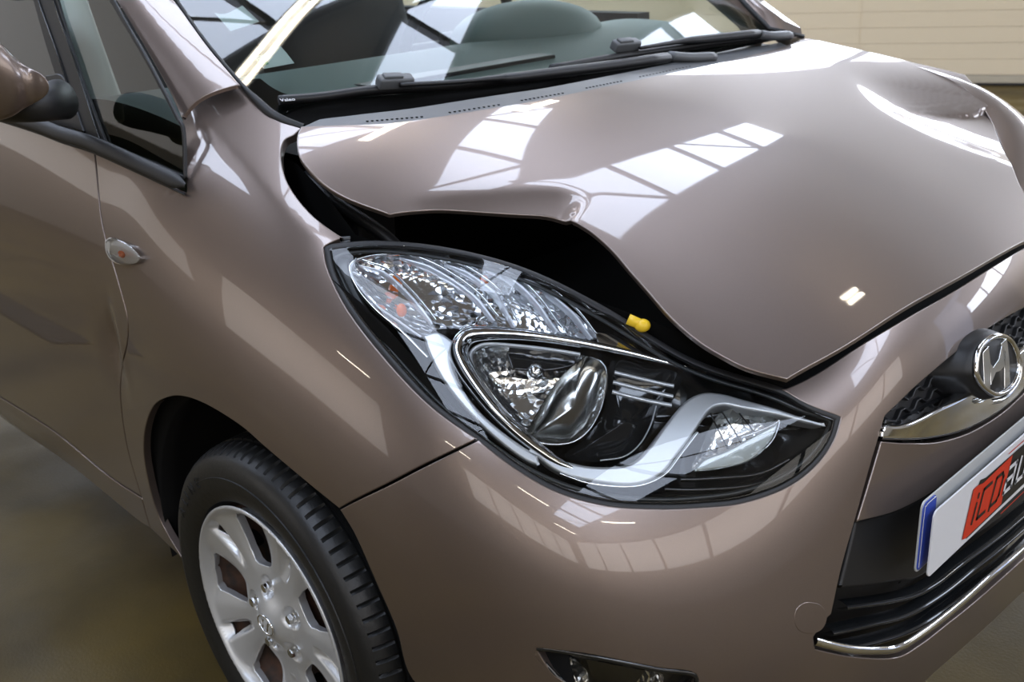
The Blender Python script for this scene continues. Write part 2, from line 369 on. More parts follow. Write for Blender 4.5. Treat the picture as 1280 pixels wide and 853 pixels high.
HOOD = Poly(HP, (-.12, .85, -.85, .95), wt=[5 if (x < .1 and y < -.4) else 1 for x, y, z in HP])
def crease(line, a, w_, e, side, fe=3):
    """one-sided fold: the sheet drops away smoothly on one side of a line (height field)"""
    L = cr(line, 24)[:, :2]
    def fn(p):
        q_ = p[:, :2]; A = L[:-1]; D = L[1:]-A; t = ((q_[:, None]-A)*D).sum(-1)/((D*D).sum(-1)+1e-12); tc = np.clip(t, 0, 1)
        V_ = q_[:, None]-A-tc[..., None]*D; d = np.sqrt((V_**2).sum(-1)); k = d.argmin(1); r_ = np.arange(len(d)); Dk = D[k]; Vk = q_-A[k]
        sg = np.sign(Dk[:, 0]*Vk[:, 1]-Dk[:, 1]*Vk[:, 0])*side; d = d[r_, k]*sg; s_ = (k+tc[r_, k])/len(A); env = np.clip(np.minimum(s_*3, (1-s_)*fe), 0, 1); env = env*env*(3-2*env)
        sp = .5*(d+np.sqrt(d*d+e*e)); h = -a*env*(1-np.exp(-sp/w_)); r = p.copy(); r[:, 2] += h; return r
    return fn
fold = [HOOD.P(HOOD.hit(p)[None])[0] for p in [(478, 262), (520, 249), (580, 242), (640, 237), (690, 236), (722, 242), (745, 252)]]
dent = [HOOD.P(HOOD.hit(p)[None])[0] for p in [(1035, 70), (1062, 98), (1100, 130), (1155, 160), (1205, 180), (1250, 196)]]
e_ = dent[-1]-dent[-2]; e_[2] = 0; dent += [dent[-1]+e_*k for k in (2, 4, 7)]
HOOD.mods = [crease(fold, .011, .03, .008, -1), crease(dent, .022, .07, .022, 1, 9)]
HOOD.build(260, 340, (-.12, .85, -.85, .95))
# ------------------------------------------------------------------ bonnet
hood_px = [(376, 158, 'c'), (371, 172), (374, 195), (390, 217), (412, 236), (440, 251), (487, 268, 'c'), (520, 264), (560, 263), (640, 268), (690, 272), (722, 279, 'c'), (742, 292), (765, 313), (788, 340), (810, 365), (838, 397), (870, 425), (900, 444), (935, 461), (984, 474, 'c'),
   (1060, 431), (1130, 386), (1205, 344), (1278, 303), ('w', .75, .2, .84), ('w', .70, .33, .85, 'c'), (1280, 240), (1256, 190, 'c'), (1235, 140), (1206, 93, 'c'), (1130, 75), (1052, 57), (1003, 47, 'c'), (985, 56), (900, 78), (800, 99), (703, 119), (620, 134), (525, 149), (460, 155)]
bonnet = panel('bonnet', HOOD, hood_px, PAINT, gap=0, r=.0022, depth=.005, step=.006, grid=.0065, label='buckled brown bonnet with folded raised near edge')
# ------------------------------------------------------------------ fender, door, sill, bumper
seam = [(118, 190), (123, 240), (129, 287), (147, 350), (160, 405), (155, 446), (152, 465), (151, 503), (159, 559), (177, 622)]
arch = [(228, 699), (199, 648), (183, 590), (180, 548), (190, 512), (209, 498), (231, 497), (260, 508), (300, 533), (331, 560), (370, 593), (424, 637)]
def C(l, *idx):
    l = list(l)
    for i in idx: l[i] = (*l[i], 'c')
    return l
fender_px = C(seam, 0, -1)[::-1][:-1]
fender_px = C(seam[::-1], 0, -1)
fender_px = fender_px[:-1]+[(118, 190, 'c'), (150, 204), (190, 222), (233, 240, 'c'), (231, 200), (227, 150, 'c'), (240, 133), (262, 118), (301, 107, 'c'), (322, 129), (345, 149), (378, 160, 'c'), (368, 169), (357, 175), (352, 190), (354, 210), (363, 233), (385, 262), (404, 279), (430, 297, 'c'), (405, 309, 'c'),
     (412, 340), (436, 388), (478, 443), (537, 505), (599, 549, 'c'), (540, 577), (480, 608), (424, 637, 'c')]+arch[::-1][1:-1]+[(228, 699, 'c'), (188, 661, 'c')]
front_fender = panel('front_fender', BODY, fender_px, PAINT, step=.006, grid=.014)
door_px = C(seam, 0, -1)+[(132, 592), (66, 538), (0, 496), ('w', -1.6, -.85, .33, 'c'), ('w', -1.6, -.8, 1.03, 'c'), (0, 150), (60, 168)]
front_door = panel('front_door', BODY, door_px, PAINT, step=.008, grid=.02)
sill_px = [(177, 623, 'c'), (188, 661, 'c'), (166, 646), (83, 579), (0, 521), ('w', -1.6, -.8, .25, 'c'), ('w', -1.6, -.85, .33, 'c'), (0, 497), (66, 539), (132, 593)]
door_sill = panel('door_sill', BODY, sill_px, PAINT, step=.008, grid=.02)
bumper_px = [(424, 637, 'c'), (480, 609), (540, 578), (599, 549, 'c'), (650, 588), (700, 615), (760, 631), (820, 635), (880, 633), (930, 627), (985, 607), (1020, 580), (1041, 550), (1050, 522, 'c'), (1010, 507), (976, 487, 'c'),
   (1060, 440), (1130, 398), (1205, 355), (1280, 309), ('w', .745, .3, .83, 'c'), ('w', .79, .3, .73, 'c'), (1280, 386), (1240, 409), (1200, 438), (1150, 480), (1122, 507), (1107, 521, 'c'), (1091, 575), (1070, 650), (1053, 710), (1040, 769, 'c'),
   (1032, 777), (1018, 797, 'c'), (1020, 811, 'c'), (1070, 821), (1120, 822), (1151, 806), (1200, 768), (1280, 698), ('w', .855, .3, .33, 'c'), ('w', .85, .3, .21, 'c'), (1280, 740), (1237, 781), (1183, 829), (1150, 860), ('w', .80, -.40, .22), ('w', .70, -.58, .22), ('w', .58, -.70, .22), ('w', .45, -.80, .24, 'c'), ('w', .43, -.83, .33), (515, 850), (495, 788), (470, 730), (445, 673)]
fog_px = [(671, 811, 'c'), (740, 820), (820, 836), (872, 850), ('w', .66, -.70, .38, 'c'), ('w', .60, -.77, .34), (720, 870), (690, 840)]
front_bumper = panel('front_bumper', BODY, bumper_px, PAINT, step=.006, grid=.014, holes=[fog_px])
lower_px = [(1101, 551, 'c'), (1135, 553), (1177, 551), (1226, 533), (1280, 491), ('w', .80, .3, .66, 'c'), ('w', .82, .3, .60, 'c'), (1280, 525), (1205, 587), (1163, 618), (1121, 640), (1070, 654, 'c')]
grille_surround = panel('grille_surround', BODY, lower_px, PAINT, step=.007, grid=.014)
IN1 = Offset(BODY, -.02); IN3 = Offset(BODY, -.035); IN7 = Offset(BODY, -.075)

IN5 = Offset(BODY, -.05); IN2 = Offset(BODY, -.012); OUT = Offset(BODY, .010)
class Plane(Surf):
    def __init__(s, o, u, v, size=.6):
        s.o = np.array(o, float); s.u = np.array(u, float); s.v = np.array(v, float); s.sign = 1; s.mods = []; s.eps = (.002, .002); s.build(4, 4, (-size, size, -size, size))
    def base(s, uv): uv = np.asarray(uv, float); return s.o+uv[:, :1]*s.u+uv[:, 1:]*s.v
def loop_uv(surf, px, step=.006): return resample(surf, outline(surf, px), step)
def wall(name, surf, px, d, m, parent, flare=0.):
    lp = loop_uv(surf, px, .008); P = surf.P(lp); N = surf.N(lp); Q = P-N*d; k = len(P)
    return mesh(name, np.r_[P, Q], [(i, (i+1) % k, k+(i+1) % k, k+i) for i in range(k)], m, parent)
def bowl(name, surf, px, centre, depth, m, parent, rings=6, step=.01, flat=False, pw=.5):
    lp = loop_uv(surf, px, step); P = surf.P(lp); c = surf.hit(centre)[None]; N = surf.N(c)[0]; C0 = surf.P(c)[0]; k = len(P); V = []; F = []
    for r in range(rings):
        t = r/rings; V += list(P*(1-t)+C0*t-N*depth*(1-(1-t)**2)**pw)
    V.append(C0-N*depth)
    for r in range(rings-1):
        for i in range(k): F.append((r*k+i, r*k+(i+1) % k, (r+1)*k+(i+1) % k, (r+1)*k+i))
    F += [((rings-1)*k+i, (rings-1)*k+(i+1) % k, rings*k) for i in range(k)]
    return mesh(name, V, F, m, parent, smooth=not flat)
def ball(name, c, r, m, parent, sc3=(1, 1, 1)):
    bm = bmesh.new(); bmesh.ops.create_uvsphere(bm, u_segments=20, v_segments=12, radius=r); bmesh.ops.transform(bm, matrix=Matrix.Translation(c) @ Matrix.Diagonal((*sc3, 1)), verts=bm.verts)
    return bmobj(name, bm, m, parent, smooth=True)
# ------------------------------------------------------------------ headlight
HL = [(408, 309, 'c'), (416, 345), (440, 390), (480, 441), (539, 505), (600, 551), (650, 588), (700, 615), (760, 631), (820, 635), (880, 633), (930, 627), (985, 607), (1020, 580), (1041, 550), (1049, 522, 'c'),
      (1010, 506), (975, 487), (920, 470), (850, 443), (780, 400), (720, 365), (640, 331), (560, 311), (480, 303)]
lamp = bowl('headlight', Offset(BODY, -.002), HL, (690, 480), .085, GLOSS, CAR, 10, .01, False, .38)
lamp['label'] = 'large swept-back clear headlight with chrome and satin bezels'
panel('lens', BODY, HL, GLASS, lamp, gap=.003, r=.004, depth=.004, step=.005, grid=.012)
k_ = loop_uv(BODY, HL, .006)
bead('lens_seal', BODY.P(k_)-BODY.N(k_)*.004, BODY.N(k_), .012, .0035, RUB, lamp, 6, True)
inner = [(421, 322, 'c'), (428, 350), (452, 393), (492, 442), (550, 505), (610, 553), (660, 586), (710, 608), (765, 621), (820, 625), (880, 622), (930, 614), (978, 596), (1010, 572), (1030, 545), (1036, 526, 'c'), (1000, 513), (960, 496), (915, 482), (845, 456), (775, 414), (716, 380), (640, 346), (560, 325), (480, 315)]
strip('housing_rim', IN2, inner, .006, .003, HLGREY, lamp, 6, 6, True)
panel('side_shroud', IN1, [(418, 320, 'c'), (434, 323, 'c'), (438, 345), (456, 382), (492, 424), (532, 470), (570, 513), (604, 546, 'c'), (590, 543), (540, 500), (482, 438), (443, 388), (422, 345)], HLGREY, lamp, gap=0, r=.002, depth=.01)
# reflector materials
REFL = mat('reflector_chrome', (.93, .94, .95), .10, .97)
def ribbed(m, scale, amt):
    n, l, b = nt(m); tc = n.new('ShaderNodeTexCoord'); v = n.new('ShaderNodeTexVoronoi'); v.inputs['Scale'].default_value = scale; bp = n.new('ShaderNodeBump'); bp.inputs['Strength'].default_value = amt; bp.inputs['Distance'].default_value = .004
    l.new(tc.outputs['Object'], v.inputs['Vector']); l.new(v.outputs['Distance'], bp.inputs['Height']); l.new(bp.outputs['Normal'], b.inputs['Normal'])
ribbed(REFL, 75, .42)
CLEAR = mat('clear_acrylic', (.80, .83, .88), .08, .35, .8, trans=.2)
FROST = mat('frosted_lens', (.34, .36, .33), .25, .3, 1, trans=.3)
BOWLM = mat('smooth_reflector', (.42, .42, .40), .16, 1.)
bowl('indicator_reflector', IN1, [(440, 336), (458, 322), (500, 319), (560, 327), (620, 341), (680, 367), (720, 392), (746, 424), (700, 418), (640, 412), (580, 412), (545, 412), (525, 425), (500, 410), (470, 385), (450, 360)], (590, 372), .045, REFL, lamp, 7, .006, False, .6)
for f in ([(449, 331), (481, 343), (509, 368), (530, 392), (541, 406)], [(500, 321), (545, 340), (590, 370), (618, 402)], [(556, 329), (590, 347), (621, 372), (644, 410)], [(596, 331), (640, 352), (671, 381), (697, 416)], [(631, 337), (677, 362), (715, 393), (740, 424)]):
    strip('light_fin', IN1, f, .008, .009, CLEAR, lamp, 8, 8, off=-.004, taper=[.4, 1, 1, 1, .7])
    strip('fin_edge', IN1, [(x+5, y-3) for x, y in f], .0035, .003, CHROME, lamp, 8, 6, off=.004)
strip('chamber_edge', IN1, [(500, 318), (462, 321), (438, 334), (448, 362), (472, 390), (502, 415), (535, 448)], .006, .004, CHROME, lamp, 8, 6)
strip('chamber_edge', IN1, [(446, 326), (441, 345), (465, 378), (500, 404), (528, 424)], .0035, .003, CLEAR, lamp, 8, 6, off=.004)
for p, r, m in (((496, 349), .006, AMBER), ((502, 388), .0075, AMBER), ((600, 374), .011, CHROME), ((604, 352), .006, AMBER)):  # amber balls at the left stand in for orange reflections in the chamber
    u = IN3.hit(p)[None]; ball('bulb', IN3.P(u)[0], r, m, lamp, (1, 1, 1.3))
panel('inner_bezel', IN2, [(528, 419, 'c'), (548, 415), (568, 427, 'c'), (563, 450), (574, 480), (602, 517), (642, 550), (672, 569, 'c'), (676, 584, 'c'), (650, 572), (596, 527), (556, 480), (537, 445)], SATIN, lamp, gap=0, r=.004, depth=.02, step=.005)
strip('chrome_ring', IN1, [(857, 461), (800, 448), (749, 437), (700, 428), (646, 421), (603, 420), (583, 425), (574, 440), (579, 458), (594, 482), (620, 515), (655, 548), (695, 577), (725, 590)], .016, .009, CHROME, lamp, 8, 10, off=.004, taper=[.25, .6, .8, .9, 1.1, 1.4, 1.6, 1.6, 1.5, 1.3, 1.1, .8, .3])
strip('ring_step', IN1, [(725, 443), (680, 436), (617, 430), (596, 434), (588, 446), (596, 470), (620, 502), (650, 535), (675, 556)], .006, .004, SATIN, lamp, 8, 6, off=-.002)
panel('upper_bezel', IN1, [(742, 414, 'c'), (775, 420), (812, 437), (859, 461, 'c'), (800, 446), (749, 434, 'c')], CHROME, lamp, gap=0, r=.002, depth=.01, step=.005)
panel('satin_bezel', IN2, [(660, 560, 'c'), (692, 572), (740, 583), (786, 580), (810, 560), (831, 532), (856, 502), (877, 491), (898, 491), (923, 497), (970, 510), (1033, 530, 'c'), (1031, 534, 'c'), (970, 519), (920, 509), (901, 507), (886, 515), (868, 541), (847, 569), (828, 592), (795, 606), (740, 602), (695, 589)], SATIN, lamp, gap=0, r=.004, depth=.018, step=.004, grid=.008, label='satin silver S-shaped bezel')
strip('bezel_highlight', IN2, [(700, 592), (740, 605), (795, 608), (830, 594), (850, 570), (872, 541)], .005, .004, CHROME, lamp, 8, 6, off=-.002)
low = [(591, 440), (617, 431), (670, 435), (728, 444), (757, 457), (756, 490), (741, 528), (717, 552), (690, 554), (664, 550), (629, 518), (600, 482)]
bowl('low_beam_reflector', IN1, low, (645, 478), .055, REFL, lamp, 8, .009, True, .6)
bowl('reflector_side', IN1, [(757, 457), (758, 490), (742, 528), (717, 553), (690, 555), (660, 545), (676, 508), (694, 480), (716, 458), (734, 446)], (722, 500), .022, BOWLM, lamp, 8, .006, False, .6)
panel('beam_shield', IN3, [(632, 440, 'c'), (670, 440), (722, 448, 'c'), (716, 458), (680, 464), (640, 462, 'c')], GLOSS, lamp, gap=0, r=.003, depth=.02, step=.005)
u = IN5.hit((668, 470))[None]; ball('bulb', IN5.P(u)[0]+IN5.N(u)[0]*.01, .012, CHROME, lamp, (1, 1, 1))
strip('projector_rim', IN1, [(750, 452), (757, 462), (758, 480), (751, 510), (737, 537), (716, 553), (688, 556), (664, 551)], .0035, .003, CHROME, lamp, 8, 6)
bowl('side_chamber', IN1, [(764, 452), (800, 455), (835, 462), (852, 474), (838, 505), (822, 518), (814, 540), (797, 562), (775, 573), (740, 578), (705, 572), (722, 556), (745, 532), (760, 495)], (788, 515), .035, GLOSS, lamp, 7, .007, False, .5)
strip('chamber_line', IN1, [(820, 508), (813, 532), (800, 555), (780, 571), (750, 576)], .002, .0015, SATIN, lamp, 8, 6)
for f in ([(768, 466), (805, 475), (842, 483)], [(766, 478), (805, 488), (841, 496)], [(765, 490), (803, 500), (839, 507)]):
    strip('chrome_slat', IN1, f, .006, .003, SATIN, lamp, 5, 6)
bowl('side_lamp_reflector', IN1, [(902, 515), (935, 512), (964, 521), (973, 530), (960, 556), (935, 576), (868, 588), (876, 562), (886, 538)], (900, 548), .03, REFL, lamp, 6, .007, True, .6)
panel('side_lamp_lens', IN1, [(866, 590, 'c'), (880, 574), (908, 563), (945, 543), (973, 528, 'c'), (970, 545), (958, 560), (934, 578), (900, 586)], FROST, lamp, gap=0, r=.003, depth=.008, step=.004, grid=.008)
strip('side_lamp_edge', IN1, [(925, 548), (945, 541), (965, 532), (973, 527), (967, 547), (956, 561)], .003, .002, CHROME, lamp, 6, 6, off=.002)
for f in ([(890, 514), (905, 545), (912, 560)], [(905, 512), (925, 545), (930, 556)], [(925, 512), (942, 534), (948, 542)]):
    strip('reflector_rib', IN1, f, .002, .002, GLOSS, lamp, 5, 6, off=-.008)
for f in ([(850, 600), (900, 598), (950, 592), (985, 575)], [(830, 612), (890, 612), (950, 604), (995, 583)]):
    strip('housing_rib', IN1, f, .006, .004, GLOSS, lamp, 6, 6)
# ------------------------------------------------------------------ upper grille, chrome bar, emblem
u = BODY.hit((1205, 480))[None]; 
grille_hole = [(1080, 540), (1107, 500), (1150, 460), (1200, 420), (1285, 360), ('w', .76, .32, .76, 'c'), ('w', .80, .32, .60, 'c'), (1280, 500), (1220, 540), (1150, 560), (1090, 565)]
grille = panel('upper_grille', IN3, grille_hole, BLACK, gap=-.01, r=0, depth=0, step=.01, grid=.02, label='black upper grille with zigzag mesh')
for k in range(6):
    z0 = .640+k*.019; pts = []
    for j, y in enumerate(np.arange(-.42, .34, .0105)):
        pts.append(('w', .79, y, z0+(.0045 if (j//2) % 2 else -.0045)+.02*(y+.4)))
    uv = np.array([IN3.hit(p) for p in pts]); P = IN3.P(uv); bead('grille_mesh_bar', P+IN3.N(uv)*.0, IN3.N(uv), .0045, .008, BLACK, grille, 4)
panel('grille_frame', IN1, [(1108, 524, 'c'), (1135, 524), (1177, 502), (1212, 484), (1250, 455), (1280, 428), ('w', .80, .25, .69, 'c'), ('w', .80, .25, .675, 'c'), (1280, 440), (1250, 468), (1212, 497), (1177, 515), (1135, 532), (1104, 532, 'c')], GLOSS, grille, gap=0, r=.003, depth=.02)
chrome_bar = panel('chrome_grille_bar', Offset(BODY, .004), [(1102, 538, 'c'), (1107, 532, 'c'), (1135, 530), (1177, 510), (1213, 491), (1250, 462), (1284, 432, 'c'), ('w', .80, .14, .69, 'c'), ('w', .80, .14, .665, 'c'), (1280, 489), (1256, 512), (1226, 531), (1196, 543), (1165, 549), (1135, 551), (1101, 550, 'c')], CHROME, gap=0, r=.005, depth=.016, step=.005, grid=.008, label='curved chrome bar under the grille')
E0 = OUT.hit((1246, 458))[None]; EP = OUT.P(E0)[0]+np.array([.012, 0, 0]); EN = np.array([.965, -.05, .25]); EN /= np.linalg.norm(EN); EU = np.cross([0, 0, 1.], EN); EU /= np.linalg.norm(EU); EV = np.cross(EN, EU)
EMB = Plane(EP, EU, EV, .2)
ring = [(1219, 462), (1222, 440), (1233, 426), (1248, 420), (1262, 426), (1270, 442), (1272, 462), (1266, 480), (1255, 490), (1243, 493), (1230, 485), (1222, 474)]
c0 = np.mean([EMB.hit(p) for p in ring], 0)
badge = None
uv = cr([EMB.hit(p) for p in ring], 6, True); P = EMB.P(uv); rg = []
V = []; F = []; k = len(uv)
for (s_, d_) in ((1.0, 0), (1.10, -.004), (1.18, -.012), (1.30, -.03), (1.5, -.06)):
    V += list(EMB.P(c0+(uv-c0)*s_)+EN*d_)
for r_ in range(4): F += [(r_*k+i, (r_+1)*k+i, (r_+1)*k+(i+1) % k, r_*k+(i+1) % k) for i in range(k)]
F.append(tuple(range(k)))
badge = mesh('emblem', V, F, BLACK, label='oval chrome slanted H emblem on black plinth')
bead('emblem_ring', P, np.tile(EN, (k, 1)), .0085, .005, CHROME, badge, 10, True)
for q in ([(1229, 441, 'c'), (1236, 433, 'c'), (1239, 456, 'c'), (1238, 490, 'c'), (1231, 484, 'c')], [(1252, 429, 'c'), (1259, 423, 'c'), (1262, 450, 'c'), (1263, 480, 'c'), (1256, 487, 'c'), (1256, 460, 'c')],
          [(1238, 454, 'c'), (1242, 459, 'c'), (1249, 449, 'c'), (1253, 430, 'c'), (1258, 440, 'c'), (1257, 457, 'c'), (1251, 464, 'c'), (1245, 466, 'c'), (1239, 482, 'c')]):
    panel('emblem_bar', Plane(EP+EN*.004, EU, EV, .2), q, CHROME, badge, gap=0, r=.001, depth=.006, step=.003, grid=.006, n=3)
uv2 = cr([EMB.hit(p) for p in [(1274, 436), (1279, 455), (1277, 475), (1268, 490), (1256, 500), (1243, 503)]], 8); bead('emblem_surround', EMB.P(uv2)-EN*.006, np.tile(EN, (len(uv2), 1)), .008, .005, CHROME, badge, 8)
strip('bonnet_gap_block', IN1, [(940, 480), (985, 476), (1060, 436), (1130, 393), (1205, 350), (1290, 300)], .045, .008, DARK, CAR, 8, 6)  # dark bead added to stop light showing through the bonnet's front gap
# ------------------------------------------------------------------ lower grille
lowhole = [(1060, 640), (1121, 628), (1163, 606), (1205, 575), (1285, 512), ('w', .82, .32, .62, 'c'), ('w', .85, .32, .36, 'c'), (1285, 690, 'c'), (1200, 765), (1151, 802), (1120, 818), (1070, 818), (1010, 808), (1020, 780), (1040, 710)]
lgr = panel('lower_grille', IN7, lowhole, BLACK, gap=-.006, r=0, depth=0, step=.012, grid=.025, label='black lower grille with curved slats')
panel('plate_mount', IN1, [(1069, 652, 'c'), (1121, 638), (1163, 616), (1205, 585), (1285, 520, 'c'), ('w', .83, .3, .50, 'c'), (1285, 618), (1200, 684), (1152, 722), (1122, 728), (1048, 738, 'c')], BLACK, lgr, gap=0, r=.006, depth=.03)
for f in ([(1046, 752), (1124, 739), (1156, 724), (1200, 691), (1285, 622)], [(1029, 783), (1075, 773), (1124, 760), (1167, 735), (1220, 693), (1285, 638)], [(1040, 803), (1090, 792), (1133, 777), (1170, 754), (1207, 728), (1285, 663)]):
    uv = cr([IN3.hit(p) for p in f], 8); P = IN3.P(uv); N = IN3.N(uv); bead('grille_slat', P+[0, 0, -.004], N, .012, .02, GLOSS, lgr, 8)
strip('chrome_lower_trim', BODY, [(1019, 802), (1060, 812), (1095, 814), (1122, 811), (1151, 794), (1200, 756), (1240, 720), (1290, 676)], .0125, .006, CHROME, CAR, 8, 10, off=-.002, label='chrome strip along the lower grille')
panel('tow_eye_cover', Offset(BODY, .0006), [(1012, 753), (1025, 756), (1033, 766), (1033, 778), (1026, 789), (1012, 793), (999, 789), (993, 777), (995, 763), (1003, 755)], PAINT, gap=0, r=.0012, depth=.004, step=.004, label='round tow eye cover')
fogl = panel('fog_lamp', IN3, [(660, 800), (740, 808), (820, 825), (880, 845), ('w', .67, -.70, .36), ('w', .60, -.77, .33), (700, 870), (672, 830)], GLOSS, gap=-.01, r=0, depth=0, label='fog lamp in dark recess')
panel('fog_lens', IN1, fog_px, GLASS, fogl, gap=.001, r=.003, depth=.02)
strip('fog_trim', Offset(BODY, -.004), [(p[0], p[1]) if p[0] != 'w' else p[:4] for p in fog_px], .008, .004, GLOSS, fogl, 6, 6, True)
bowl('fog_reflector', IN2, [(690, 824), (720, 822), (790, 836), (830, 848), ('w', .64, -.72, .39), ('w', .60, -.76, .36), (720, 860), (700, 842)], (760, 848), .03, REFL, fogl, 6, .008, True)
# ------------------------------------------------------------------ number plates
PX = .852
def plate(name, x, bl, w_, h_, m, label, parent=CAR):
    pl = Plane((x, bl[0], bl[1]), (0, 1, 0), (0, 0, 1), .7); r = .010; L = []
    for (cx, cy, a0) in ((w_-r, r, -90), (w_-r, h_-r, 0), (r, h_-r, 90), (r, r, 180)):
        for a in range(a0, a0+91, 15): L.append((cx+r*math.cos(math.radians(a)), cy+r*math.sin(math.radians(a))))
    return panel_uv(name, pl, [np.array(L)], m, parent, 0, .0006, .0015, .02, .05, label), pl
bl = at(1159, 724, 'x', PX); tl = at(1174, 636, 'x', PX); ph = tl[2]-bl[2]
bp, _ = plate('number_plate', PX-.012, (bl[1]-.012, bl[2]+.008), .52, .108, mat('plate_silver', (.55, .56, .55), .3, .2), 'registration plate with blue end band behind white plate')
bb, _ = plate('blue_band', PX-.0112, (bl[1]-.010, bl[2]+.010), .040, .104, BLUE, None, bp)
strip2 = Plane((PX-.0106, bl[1]-.010, bl[2]+.010), (0, 1, 0), (0, 0, 1), .7)
ll = cr([(.0042, .006), (.0042, .09), (.0075, .0985), (.016, .1005), (.036, .1005)], 5); bead('plate_line', strip2.P(ll), np.tile([1., 0, 0], (len(ll), 1)), .0012, .0005, WHITE, bp, 4)
ap, APL = plate('advertising_plate', PX, (bl[1], bl[2]), .52, ph, WHITE, 'white advertising plate reading iCD auto in red and black')
APF = Plane((PX+.0008, bl[1], bl[2]), (0, 1, 0), (0, 0, 1), .7); APG = Plane((PX+.0012, bl[1], bl[2]), (0, 1, 0), (0, 0, 1), .7)
def poly(name, pl, L, m, parent): return panel_uv(name, pl, [np.array(L, float)], m, parent, 0, 0, 0, .02, .05)

def pq(x, y): p = at(x, y, 'x', PX); return (p[1]-bl[1], p[2]-bl[2])
Hh = ph
poly('black_field', APF, [pq(1207, 674), (.50, .010), (.50, Hh-.010), pq(1283, 552), pq(1232, 597), pq(1225, 600), pq(1222, 608)], BLKM, ap)
poly('red_field', APG, [pq(1201.5, 675), pq(1206, 673), pq(1250.5, 630), pq(1255, 608), pq(1265, 568.5), pq(1228, 604), pq(1221, 607), pq(1216, 612)], REDM, ap)
e0 = pq(1251, 634)[1]
for z_ in (e0-.012, Hh-.010): poly('red_line', APG, [(.235, z_), (.49, z_), (.49, z_+.0018), (.235, z_+.0018)], REDM, ap)
def strokes(name, segs, x0, z0, sx, sz, sl, m, off, wd):
    """slanted letters from thick strokes; the strokes of a letter share one mesh"""
    V = []; F = []
    for pts in segs:
        P = np.array([(PX+off, bl[1]+x0+a*sx+sl*b, bl[2]+z0+b*sz) for a, b in pts]); k = len(P)
        for i in range(k-1):
            t = P[i+1]-P[i]; t /= np.linalg.norm(t); s_ = np.cross([1., 0, 0], t)*wd/2; e = t*wd/2*.8; n0 = len(V); q_ = off+i*1e-5
            V += [P[i]-e+s_, P[i]-e-s_, P[i+1]+e-s_, P[i+1]+e+s_]; F.append((n0, n0+1, n0+2, n0+3))
    mesh(name, V, F, m, ap, smooth=False)
ib, it_ = pq(1213, 655), pq(1219, 622); cb, ct = pq(1219, 648), pq(1230, 611); db, dt_ = pq(1234, 636), pq(1243, 599)
zz = ib[1]; hh_ = it_[1]-ib[1]; sl = .014
zb = .5*(cb[1]+db[1]); zh = .5*(ct[1]+dt_[1])-zb
strokes('letter_i', [[(0, 0), (0, .68)], [(0, .9), (0, 1)]], ib[0], zb, .03, zh, sl, BLKM, .0018, .0055)
strokes('letter_c', [[(1, 0), (0, 0), (0, 1), (1, 1)]], cb[0]+.002, zb, .026, zh, sl, BLKM, .0018, .0055)
strokes('letter_d', [[(0, -.12), (0, 1), (.75, 1), (1, .8), (1, .15), (.8, 0), (.1, 0)]], db[0]+.004, zb, .028, zh, sl, BLKM, .0018, .0055)
ab = pq(1252, 617); ub = pq(1267, 602); zw = ab[1]; zwh = pq(1257, 588)[1]-zw
strokes('letter_a', [[(.1, 1), (1, 1), (1, 0), (0, 0), (0, .5), (.9, .5)]], ab[0]+.001, zw, .027, zwh, sl*.8, WHITE, .0022, .0068)
strokes('letter_u', [[(0, 1), (0, 0), (1, 0), (1, 1)]], ub[0]+.003, zw, .027, zwh, sl*.8, WHITE, .0022, .0068)
strokes('letter_t', [[(0, 1.5), (0, 0), (.8, 0)], [(0, 1), (.8, 1)]], ub[0]+.047, zw, .022, zwh, sl*.8, WHITE, .0022, .0068)
strokes('letter_o', [[(0, 0), (0, 1), (1, 1), (1, 0), (0, 0)]], ub[0]+.084, zw, .027, zwh, sl*.8, WHITE, .0022, .0068)
# ------------------------------------------------------------------ wheel
HUB = np.array([0, -.862, .304]); WD = Vector((0, 0, 0))
wheel = bpy.data.objects.new('front_wheel', None); sc.collection.objects.link(wheel); wheel.parent = CAR; wheel.location = (0, -.76, .304)
bpy.context.view_layer.update()
def wmesh(name, V, F, m, **k):
    return mesh(name, [np.array(v)-np.array([0, -.76, .304]) for v in V], F, m, wheel, **k)
prof = [(-.835, .195), (-.853, .206), (-.866, .214), (-.873, .228), (-.876, .245), (-.8765, .258), (-.8745, .2585), (-.873, .268), (-.868, .280), (-.862, .2875), (-.858, .290), (-.852, .2945), (-.843, .2985), (-.833, .3015), (-.826, .3025), (-.8245, .3025), (-.824, .296), (-.818, .296), (-.8175, .3035), (-.79, .305), (-.7895, .298), (-.782, .298), (-.7815, .305), (-.76, .3055)]
prof += [(-1.52-a, b) for a, b in prof[::-1][1:]]
NS = 84*6; V = []; F = []; K = len(prof)
for i in range(NS):
    a = 2*math.pi*i/NS
    for j, (y, r) in enumerate(prof):
        ph_ = i % 6; g = 0
        if .2945 <= r and abs(y+.76) > .066 and ph_ == 0: g = .005
        if .303 < r and abs(y+.76) < .06 and (i+int((y+.8)*300)) % 9 == 0: g = .004
        V.append((-(r-g)*math.sin(a)*-1, y, .304+(r-g)*math.cos(a)))
for i in range(NS):
    for j in range(K-1): F.append((i*K+j, i*K+j+1, ((i+1) % NS)*K+j+1, ((i+1) % NS)*K+j))
ty = wmesh('tyre', V, F, TYRE); ty.data.set_sharp_from_angle(angle=math.radians(28))
